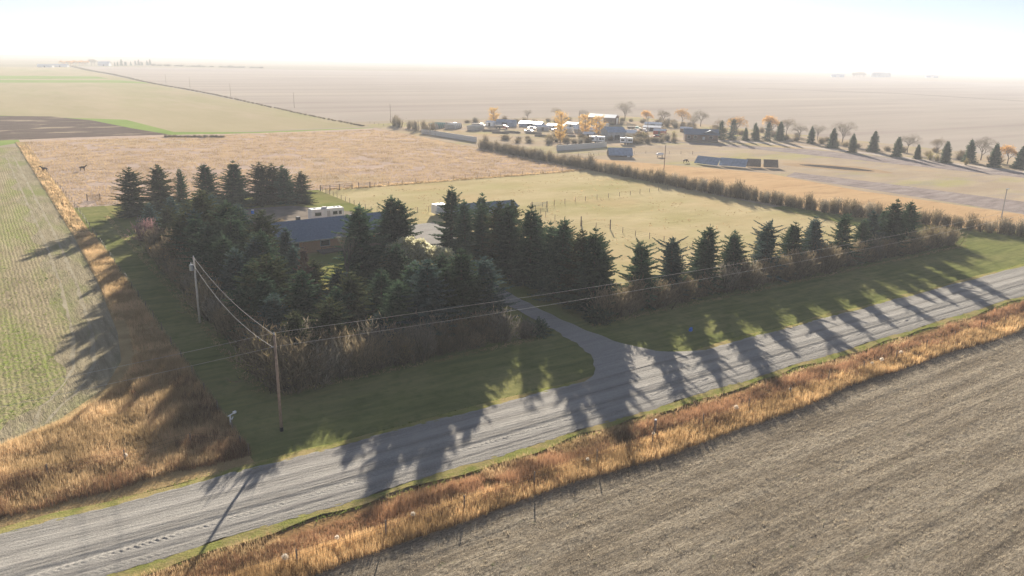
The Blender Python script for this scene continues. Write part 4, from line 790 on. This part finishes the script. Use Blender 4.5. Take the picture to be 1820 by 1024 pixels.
windbreak(214.3, 121.3, -.8, 'slanted dark windbreak with a brace right of the middle', 5, mt='wood'); windbreak(218.6, 117.2, -.75, 'rightmost slanted dark windbreak of the row', 5, mt='wood')
# board fences: boards one by one on the parts that show
def board_fence(pts, hgt, label, mt='offwhite', step=1.2):
    t = thing('board_fence', label, 'fence', (pts[0][0], pts[0][1], 0))
    me = G(); me.box((0, 0, hgt/2), (step-.06, .05, hgt)); me = me.mesh('board', mt); pm = G().box((0, .1, hgt/2), (.14, .14, hgt+.1)).mesh('post', 'wood')
    for (a_, b_) in zip(pts[:-1], pts[1:]):
        d = math.dist(a_, b_); an = math.atan2(b_[1]-a_[1], b_[0]-a_[0]); k_ = max(1, int(d/step))
        for i in range(k_):
            f = (i+.5)/k_; x, y = a_[0]+(b_[0]-a_[0])*f-pts[0][0], a_[1]+(b_[1]-a_[1])*f-pts[0][1]
            place(me, 'board', t, (x, y, 0), an)
            if i % 4 == 0: place(pm, 'post', t, (x, y, 0), an)
board_fence([(161, 274), (162.5, 266), (165.5, 231)], 2.2, 'long grey white board fence left of the willow hedge')
board_fence([(178, 190), (190, 191), (207, 193)], 2.2, 'pale board fence behind the hedge in front of the small trailers')
travel_trailer(214, 208, -.7, 'small white camper behind the pale board fence', 7)
t = travel_trailer(222.5, 198, -.7, 'teal trimmed small camper right of the white one', 5.5)
# machinery, cars, wood piles in the yard
def vehicle(x, y, rz, mt, label, kind='car', cat=None, sc=1):
    t = thing('parked_'+kind, label, cat or kind, (x, y, 0), rz, None, sc)
    if kind == 'truck':
        g = G(); g.box((1.9, 0, 1.2), (1.7, 1.9, 1.5), taper=.86); g.build('cab', mt, t)
        g = G(); g.box((3.2, 0, .85), (1.2, 1.7, .8), taper=.93); g.build('hood', mt, t)
        g = G(); g.box((-1.2, 0, 1.25), (4.2, 2.1, 1.2)); g.build('box', 'wood', t)
        wx = (2.9, -.6, -2.2)
    else:
        g = G(); g.box((0, 0, .65), (4.5, 1.8, .6), taper=.95); g.build('body', mt, t)
        g = G(); g.box((-.2, 0, 1.18), (2.4, 1.6, .48), taper=.75); g.build('cabin', 'glass', t)
        wx = (1.4, -1.4)
    for q in wx:
        for s_ in (-1, 1): g = G(); g.tube([(q, s_*.72, .36), (q, s_*.93, .36)], .36, 12); g.build('wheel', 'rubber', t)
    return t
vs = [(212, 283, 'red', 'truck', 'red grain truck at the left of the log piles'), (196, 306, 'teal', 'truck', 'teal truck at the far left of the yard'), (206, 296, 'white', 'truck', 'white truck among the left sheds'),
      (262, 236, 'red', 'truck', 'red truck before the brown machine shed'), (270, 240, 'white', 'truck', 'white truck before the brown machine shed'), (276, 252, 'teal', 'truck', 'teal truck near the bare tree by the machine shed'),
      (252, 217, 'white', 'car', 'white car left of the dark round bush'), (258, 215, 'red', 'car', 'red car left of the dark round bush'), (226, 275, 'white', 'car', 'white car between the log piles and the white roofed shed'),
      (232, 262, 'blue', 'car', 'blue car left of the orange poplars'), (215, 262, 'white', 'car', 'white car left of the board fence bend'), (256, 262, 'dark', 'truck', 'dark truck below the brown machine shed')]
for i, (x, y, mt, kd, lb) in enumerate(vs): vehicle(x, y, -.7+random.uniform(-.5, .5), mt, lb, kd)
# long stack of bale or boards seen edge on (left yard)
for i, (x, y, mt, lb) in enumerate([(184, 300, 'teal', 'teal edged stack of sheet metal panels at the left of the yard'), (190, 294, 'roof_metal', 'pale stack of sheet metal panels at the left of the yard'), (196, 282, 'offwhite', 'whitish stack of sheet panels nearest the board fence')]):
    t = thing('panel_stack', lb, 'panel stack', (x, y, 0), -.9)
    for j in range(9):
        g = G(); g.box((0, 0, 0), (5.5, .08, 2.6)); o = g.build('panel', mt if j % 2 else 'offwhite', t); o.location = (0, j*1.25-5, 1.25); o.rotation_euler = (R(28), 0, 0)
for i, (x, y) in enumerate([(199, 272), (205, 262), (212, 254), (208, 240), (219, 236), (198, 262)]):
    t = thing('log_pile', f'{ORD[i]} grey log pile from the left in the farmyard', 'log pile', (x, y, 0), -.8+random.uniform(-.3, .3), 'log piles in the farmyard')
    lm = G().tube([(-4, 0, 0), (4, 0, 0)], [.2, .15], 6).mesh('log', 'wood')
    for j in range(12): place(lm, 'log', t, (random.uniform(-.5, .5), (j % 5)*.42-.8+(j//5)*.2, .18+(j//5)*.34), random.uniform(-.06, .06))
t = thing('satellite_tank', 'white propane tank on legs in the paddock', 'tank', (203, 157, 0), -.5)
g = G(); g.ellipsoid((0, 0, 1.1), (1.6, .6, .6), 14, 8); g.build('tank', 'white', t, True); g = G(); [g.box((q, 0, .3), (.15, .7, .6)) for q in (-.9, .9)]; g.build('stand', 'wood', t)

# far farmsteads
def grain_bin(x, y, label, r_=5, hgt=7, group=None):
    t = thing('grain_bin', label, 'grain bin', (x, y, 0), 0, group)
    g = G(); g.tube([(0, 0, -.1), (0, 0, hgt)], r_, 18); g.build('wall', 'metal', t); g = G(); g.tube([(0, 0, hgt+.003), (0, 0, hgt+r_*.5)], [r_*1.03, .5], 18); g.build('roof', 'metal', t)
for i, (x, y) in enumerate([(2240, 1350), (2275, 1362), (2310, 1374), (2345, 1385), (2380, 1390)]): grain_bin(x, y, f'{ORD[i]} grain bin from the left on the right horizon', 9, 11, 'grain bins on the right horizon')
W('barn', 'pale blue roofed barn left of the distant grain bins', 'barn', 2040, 1335, 34, 18, 5, 9, 'bluewall', 'roof_metal', -.9, 1, doors=((0, 9, 7, 'F', 'white'),))
W('barn', 'lone hazy barn right of the distant grain bins', 'barn', 2560, 1350, 34, 18, 5, 9, 'bluewall', 'roof_metal', -.9, 1, doors=((0, 9, 7, 'F', 'white'),))
W('farmhouse', 'small white and blue farmhouse in the distant left grove', 'farmhouse', 232, 1815, 22, 14, 5, 9, 'white', 'roof_metal', -.5, .5, doors=((0, 2, 2.4, 'F', 'dark'),))
W('shed', 'left of two low white sheds on the far left', 'shed', 112, 1640, 26, 10, 3, 5, 'white', 'white', -.5, .5, doors=((0, 2, 2.4, 'F', 'dark'),))
W('shed', 'right of two low white sheds on the far left', 'shed', 140, 1680, 26, 10, 3, 5, 'white', 'white', -.5, .5, doors=((0, 2, 2.4, 'F', 'dark'),))
for i in range(15):
    x = 150+i*6.2; y = 1745+i*8
    tree_at('poplar_tree', BO[i % 3] if i < 9 else BT[i % 3], x+random.uniform(-3, 3), y, 'distant yellowing tree in the grove left of the small farmhouse', 'tree', 'trees of the distant left grove', random.uniform(1.3, 2.1), parts=('trunk', 'twigs', 'leaves')) if i < 11 else None
for i in range(14):
    tree_at('spruce_tree', SP[i % 3], 255+i*7+random.uniform(-3, 3), 1835+i*9, 'distant dark spruce in the grove right of the small farmhouse', 'spruce', 'spruces of the distant left grove', random.uniform(.7, 1.5))
for i in range(12):
    tree_at('bare_tree', BT[i % 3], 2075+i*13+random.uniform(-5, 5), 1310+i*5, 'distant hazy tree beside the far grain bins', 'tree', 'trees by the far grain bins', random.uniform(1.4, 2.4), parts=('trunk', 'twigs', 'leaves'))

# features of the distant plain
dl = ground_mat('distant_track', [((.22, .18, .15), (.28, .23, .19), (.01, .01, 1), 1)], [])[0]
poly('field_track', [(921.2, 715.5), (1021.7, 544.3), (983.8, 373.2), (966.9, 365.7), (1001.2, 532.2), (911.1, 707.1)], dl, 'thin dark track crossing the far right plain', z=.11)
poly('distant_slough', [(1605.7, 3971.8), (1765.8, 4038.0), (1864.4, 3687.3), (1708.9, 3359.8), (1518.2, 3468.2)], plain('sheen_painted_water', (.75, .75, .75), .2), 'strip of water on the left horizon, its sheen painted pale', z=.11)  # bright sheen of the water is put into its base colour
for i in range(26):
    f = i/26; shrub_at(SH[i % 5], (336, 1887)[0]+((548, 1743)[0]-(336, 1887)[0])*f+random.uniform(-6, 6), (336, 1887)[1]+((548, 1743)[1]-(336, 1887)[1])*f, random.uniform(2, 5), 14, 'distant low brush trailing right of the far left grove', 'shrub', 'brush trailing right of the far left grove', 'distant_brush')
# hedge line going away to the left horizon
k = 0
for i in range(180):
    f = (i/180)**1.7; y = 322+f*1420; x = 153.5+2.5*math.sin(y*.012)+f*6+random.uniform(-.8, .8)
    s_ = 1.2+f*2.4
    shrub_at(WIL[i % 3], x, y, s_*.6, s_*1.7+f*5, 'low brown shrub in the hedge line running to the horizon', 'shrub', 'shrubs of the hedge line running to the horizon', 'hedge_shrub')
for i in range(30):
    shrub_at(SH[i % 5], 52+i*.75+random.uniform(-.5, .5), 300-i*.35, random.uniform(.7, 1.2), 2, 'low dark brush at the far edge of the tall grass pasture', 'shrub', 'brush at the far edge of the tall grass pasture', 'low_brush')

# ------------------------------------------------------------------ fences
def post_fence(name, pts, label, step=4.5, hgt=1.25, r_=.07, wires=3, rail=False, mt='wood', wr=.008):
    t = thing(name, label, 'fence', (pts[0][0], pts[0][1], 0)); ox, oy = pts[0]
    pm = G().tube([(0, 0, -.1), (0, 0, hgt)], [r_, r_*.85], 6).mesh('post', mt)
    P = []
    for a_, b_ in zip(pts[:-1], pts[1:]):
        k_ = max(1, round(math.dist(a_, b_)/step))
        for i in range(k_): f = i/k_; P.append((a_[0]+(b_[0]-a_[0])*f, a_[1]+(b_[1]-a_[1])*f))
    P.append(pts[-1])
    for (x, y) in P: o = place(pm, 'post', t, (x-ox, y-oy, 0), random.uniform(0, 3), (1, 1, random.uniform(.9, 1.12)))
    for w_ in range(wires):
        g = G(); z = hgt*(.35+.6*w_/max(1, wires-1))
        g.tube([(x-ox, y-oy, z) for x, y in P], .05 if rail else wr, 4, cap=False); g.build('rail' if rail else 'wire', 'wood' if rail else 'fine_wire', t)
post_fence('wire_fence', [(1.0, 3), (1.0, 25), (1.2, 60), (1.3, 100), (1.6, 150), (.4, 210), (0, 284)], 'wire fence between the wild grass and the left lawn strip', 5.5)
post_fence('wire_fence', [(-30, 7.6), (-14.8, 8.1), (-8.8, 7.3), (-3, 8.1), (.8, 5)], 'wire fence through the wild grass on the left corner', 6)
post_fence('wire_fence', [(-22, -15.4), (20.2, -15.6), (56, -14.9), (105, -15), (160, -15.2)], 'wire fence along the golden grass by the road', 6.6, 1.5)
post_fence('wire_fence', [(76, 140), (93.8, 141.4), (123, 140.5), (143.9, 141.6), (153.5, 142)], 'wire fence along the back of the grazed pasture', 4)
post_fence('wire_fence', [(60.2, 139), (60, 128), (59.8, 116.5), (60.4, 101), (72, 100.4)], 'wire fence between the rear yard and the pasture', 3)
post_fence('wire_fence', [(96.5, 92.8), (104.1, 93.2), (115.4, 94.6), (132.3, 95.8), (153, 98.7)], 'wire fence crossing the middle of the pasture', 4)
post_fence('wire_fence', [(96.5, 92.8), (93.4, 82.3), (92.6, 74), (94.1, 69.6), (97.4, 63.7), (97.7, 56), (99.2, 49), (100, 38), (100, 22)], 'wire fence behind the right shelterbelt', 4)
post_fence('rail_fence', [(60, 139.8), (65.2, 139.2), (69, 139.5)], 'dark rail fence at the back corner of the yard', 2.6, 1.6, .14, 3, True)
post_fence('wire_fence', [(162, 335), (160, 280), (162, 262)], 'wire fence at the left end of the farmyard', 6)
post_fence('wire_fence', [(167, 175), (185, 172), (206, 168), (222, 158)], 'wire fence round the shelter paddock', 5)
def gate(x, y, rz, label, L=3.2, mt='metal', hgt=1.35):
    t = thing('gate', label, 'gate', (x, y, 0), rz)
    for q in (0, L): g = G(); g.tube([(q, 0, -.1), (q, 0, hgt+.3)], .12, 7); g.build('post', 'wood', t)
    for i in range(5): g = G(); z = .25+i*(hgt-.25)/4; g.tube([(.14, 0, z), (L-.14, 0, z)], .035, 5); g.build('rail', mt, t)
    g = G(); g.tube([(.2, 0, .25), (L-.2, 0, hgt)], .03, 5); g.build('brace', mt, t)
gate(71, 139.6, 0, 'pale rail gate in the pasture back fence', 3.4); gate(5.0, 151.2, -.1, 'small gate at the end of the left lawn strip', 2.8, 'wood')
gate(96.6, 92.4, -.25, 'pale gate behind the long shed', 4, 'offwhite'); gate(150.5, 22.5, .2, 'pale gate at the right end of the shelterbelt', 5, 'offwhite')
t = thing('corner_brace', 'dark brace posts at the corner of the shelterbelt fence', 'fence post', (94, 69.8, 0))
for (x, y) in ((0, 0), (3.4, -6)): g = G(); g.tube([(x, y, -.1), (x, y, 2.2)], .13, 7); g.build('post', 'wood', t)

# ------------------------------------------------------------------ power line
def catenary(a_, b_, sag, k_=20):
    a_, b_ = np.array(a_, float), np.array(b_, float); s = np.linspace(0, 1, k_)[:, None]; p = a_+(b_-a_)*s; p[:, 2:] -= sag*4*s*(1-s); return p
def power_pole(x, y, hgt, label, lean=(0, 0), mt='pole_wood', r_=.16):
    t = thing('power_pole', label, 'power pole', (x, y, 0)); t.rotation_euler = (lean[0], lean[1], 0)
    g = G(); g.tube([(0, 0, -.3), (0, 0, hgt*.5), (0, 0, hgt)], [r_, r_*.85, r_*.68], 10); g.build('shaft', mt, t, True)
    g = G(); g.tube([(0, 0, hgt), (0, 0, hgt+.14), (0, 0, hgt+.28)], [.07, .09, .04], 8); g.build('insulator', 'grey', t)
    g = G(); g.tube([(-.14, 0, hgt-1.2), (-.34, 0, hgt-1.15)], [.05, .07], 8); g.build('insulator', 'grey', t)
    return t
p2 = power_pole(5.1, 6.1, 10.2, 'near wooden power pole standing on the roadside lawn', (R(.1), R(-.6)))
g = G(); g.tube([(0, 0, .02), (0, 0, .55)], [.185, .18], 10); g.build('footing', 'dark', p2)
p1 = power_pole(6.2, 43.7, 9.3, 'wooden power pole with a grey transformer beside the left hedge', (0, R(-.3)), 'pale_pole')
t = p1; g = G(); g.tube([(-.42, -.1, 7.6), (-.42, -.1, 8.35)], [.27, .27], 14); g.tube([(-.42, -.1, 8.353), (-.42, -.1, 8.43)], [.28, .2], 14); g.build('transformer', 'metal', t, False)
g = G(); g.tube([(-.42, -.1, 8.43), (-.42, -.1, 8.75)], [.06, .03], 8); g.build('bushing', 'white', t); g = G(); g.box((-.2, -.05, 8.0), (.25, .12, .5)); g.build('bracket', 'dark', t)
power_pole(-75, 6.3, 10.5, 'wooden power pole further left along the road')
power_pole(195, 6.3, 10.5, 'wooden power pole further right along the road')
def wire(a_, b_, sag, label, r_=.016): tag(G().tube(catenary(a_, b_, sag), r_, 5, cap=False).build('power_cable', 'wire'), label, 'cable')
wire((5.0, 6.1, 10.25), (6.15, 43.7, 9.4), .95, 'upper cable between the two near power poles', .022)
wire((4.8, 6.1, 9.0), (5.9, 43.7, 8.7), 1.35, 'lower cable between the two near power poles', .022)
wire((5.2, 6.1, 10.4), (195, 6.3, 10.6), 1.9, 'upper cable running right from the near pole'); wire((5.2, 6.1, 9.0), (195, 6.3, 9.3), 1.9, 'lower cable running right from the near pole')
wire((5.0, 6.1, 10.4), (-75, 6.3, 10.6), 1.2, 'upper cable running left from the near pole', .012); wire((4.9, 6.1, 9.0), (-75, 6.3, 9.3), 1.2, 'lower cable running left from the near pole', .012)
lp = thing('yard_light_pole', 'pale metal light pole with a lamp head behind the right hedge', 'light pole', (194.3, 27.3, 0), 0)
g = G(); g.tube([(0, 0, 0), (0, 0, 7.2)], [.16, .12], 8); g.build('shaft', 'offwhite', lp); g = G(); g.box((.35, 0, 7.2), (1.1, .35, .14)); g.box((-.35, 0, 7.2), (.5, .2, .12)); g.build('lamp_head', 'metal', lp)
for i, (x, y, z, lb) in enumerate([(175.3, 126.6, 8.8, 'slim power pole rising out of the willow hedge'), (174.9, 336.7, 10, 'power pole at the far left end of the farmyard'), (165.5, 464.8, 10, 'nearest power pole in the pinkish far field'), (162.7, 609, 10.5, 'second power pole in the pinkish far field'), (163, 860, 11, 'third power pole in the pinkish far field'), (165, 760, 11, 'thin power pole between the second and third field poles'),
      (250, 214, 11, 'power pole left of the dark round bush in the yard'), (226, 236, 12, 'power pole among the orange poplars')]):
    power_pole(x, y, z, lb, r_=.15)

# ------------------------------------------------------------------ small things
t = thing('gas_riser', 'white pipe riser with a valve at the left fence by the road', 'pipe riser', (1.2, 9.8, 0), .4)
g = G(); g.tube([(0, 0, 0), (0, 0, 1.25)], .09, 8); g.tube([(0, 0, .55), (.35, 0, 1.0)], .05, 8); g.tube([(-.25, 0, 1.27), (.55, 0, 1.35)], .055, 8); g.build('pipe', 'white', t)
g = G(); g.box((.55, 0, 1.4), (.3, .2, .22)); g.build('valve', 'white', t)
t = thing('marker_post', 'dark post with a white cap standing in the ditch', 'post', (36.5, -13.6, 0)); g = G(); g.tube([(0, 0, 0), (0, 0, 1.5)], [.15, .13], 10); g.build('shaft', 'wood', t); g = G(); g.tube([(0, 0, 1.503), (0, 0, 1.6)], [.15, .1], 10); g.build('cap', 'white', t)
g = G(); g.box((0, 0, .22), (.55, .38, .4), taper=.8); g.box((.1, 0, .46), (.3, .3, .1), taper=.7)
o = tag(g.build('plastic_crate', 'blue'), 'small bright blue object lying on the shaded lawn', 'crate'); o.location = (62.5, 6.4, .13); o.rotation_euler = (0, 0, .4)
# dry tumbleweeds
r = np.random.default_rng(77); k = 420; d = r.normal(0, 1, (k, 3)); d /= np.linalg.norm(d, axis=1)[:, None]; a = d*.15; q = d*r.uniform(.6, 1.0, k)[:, None]; wv_ = np.cross(d, r.normal(0, 1, (k, 3))); wv_ /= np.linalg.norm(wv_, axis=1)[:, None]
pf = G().rhomb(a, q, wv_*.035, r.random(k), .8).mesh('tumbleweed', 'puff')
pfl = [(8.8, -14.9, .3, 'beside the road in the left half'), (26.4, -15.3, .26, 'right of the road bend shadow in the golden grass'), (47, -14.9, .42, 'largest, caught on the fence wire at the middle right'), (56.1, -14.8, .26, 'small one right of the largest tumbleweed'), (73.8, -14.9, .4, 'upper of the pair near the right end'), (71.6, -15, .3, 'lower of the pair near the right end'), (78.4, -14.7, .34, 'rightmost on the ditch fence'),
       (-1.6, -15, .4, 'nearest the bottom edge of the picture'), (2.5, -14.7, .28, 'second nearest the bottom edge'), (-8.7, 7.3, .28, 'by the fence post in the left wild grass'), (35.2, -14.7, .25, 'beside the white capped post')]
for (x, y, s_, lb) in pfl: tag(place(pf, 'tumbleweed', None, (x, y, .85), random.uniform(0, 6), s_*.75), 'pale round tumbleweed, '+lb, 'tumbleweed', 'pale tumbleweeds caught along the fences')
# rocks pile in the ditch
# horses
def horse(x, y, rz, label, graze=False):
    me = bpy.data.meshes.new('horse'); hd = .35 if graze else 0
    V = [(0, 0, 1.15), (.45, 0, 1.18), (-.5, 0, 1.2), (-.8, 0, 1.15), (.72, 0, 1.25), (1.0, 0, 1.5-1.2*hd), (1.22, 0, 1.75-3.2*hd), (1.42, 0, 1.68-3.8*hd), (1.68, 0, 1.5-3.6*hd)]
    E = [(0, 1), (0, 2), (2, 3), (1, 4), (4, 5), (5, 6), (6, 7), (7, 8)]; rad = [.30, .29, .29, .18, .24, .17, .13, .13, .07]
    for s_ in (-1, 1):
        for (root, pts) in ((1, [(.5, .15, .85), (.56, .16, .5), (.52, .16, .12), (.58, .16, .03)]), (2, [(-.6, .16, .9), (-.55, .17, .62), (-.74, .17, .42), (-.68, .17, .1), (-.62, .17, .03)])):
            pr = root
            for j, p in enumerate(pts):
                V.append((p[0], p[1]*s_, p[2])); E.append((pr, len(V)-1)); pr = len(V)-1; rad.append([.13, .065, .05, .055, .06][j])
    V += [(-.98, 0, 1.0), (-1.05, 0, .55)]; E += [(3, len(V)-2), (len(V)-2, len(V)-1)]; rad += [.06, .05]
    V += [(1.2, .07, 1.92-3.2*hd), (1.2, -.07, 1.92-3.2*hd)]; E += [(6, len(V)-2), (6, len(V)-1)]; rad += [.03, .03]
    me.from_pydata(V, E, []); o = bpy.data.objects.new('horse_tmp', me); C.objects.link(o)
    sk = o.modifiers.new('s', 'SKIN')
    for i, v in enumerate(me.skin_vertices[0].data): v.radius = (rad[i], rad[i])
    me.skin_vertices[0].data[0].use_root = True
    sb = o.modifiers.new('b', 'SUBSURF'); sb.levels = 1
    dg = bpy.context.evaluated_depsgraph_get(); m2 = bpy.data.meshes.new_from_object(o.evaluated_get(dg)); bpy.data.objects.remove(o)
    m2.materials.clear(); m2.materials.append(MT['horse']); m2.polygons.foreach_set('use_smooth', np.ones(len(m2.polygons), bool))
    t = thing('horse', label, 'horse', (x, y, 0), rz); place(m2, 'body', t)
    g = G(); a_ = np.array([[1.18-.06*i, 0, 1.9-3.0*hd*(1-i/8)-.06*i] for i in range(8)]); g.blade(a_, a_+np.array([-.12, .08, -.22]), np.tile([.06, 0, .03], (8, 1)), .5); g.build('mane', 'dark', t)
ca = math.atan2(-.5638, .8259)       # heading of picture right
horse(.4, 208.2, ca+PI, 'dark horse by the fence, left one of the pair in the tan pasture')
horse(10.2, 206.2, ca, 'dark horse standing right of the other in the tan pasture')
horse(198.9, 139.6, ca+.4, 'dark horse grazing left of the windbreaks', True)

# ------------------------------------------------------------------ haze
hz = G(); hz.box((0, 0, 22), (2*E_+600, 2*E_+600, 58))
m = bpy.data.materials.new('haze'); m.use_nodes = True; n = m.node_tree; n.nodes.remove(n.nodes['Principled BSDF'])
v = N(n, 'ShaderNodeVolumePrincipled'); v.inputs['Color'].default_value = (.80, .83, .90, 1); v.inputs['Density'].default_value = 3.1e-4; v.inputs['Anisotropy'].default_value = .05
n.links.new(v.outputs[0], n.nodes['Material Output'].inputs['Volume'])
o = hz.build('haze', m); o['kind'] = 'stuff'; o['label'] = 'thin bright autumn haze over the plain'
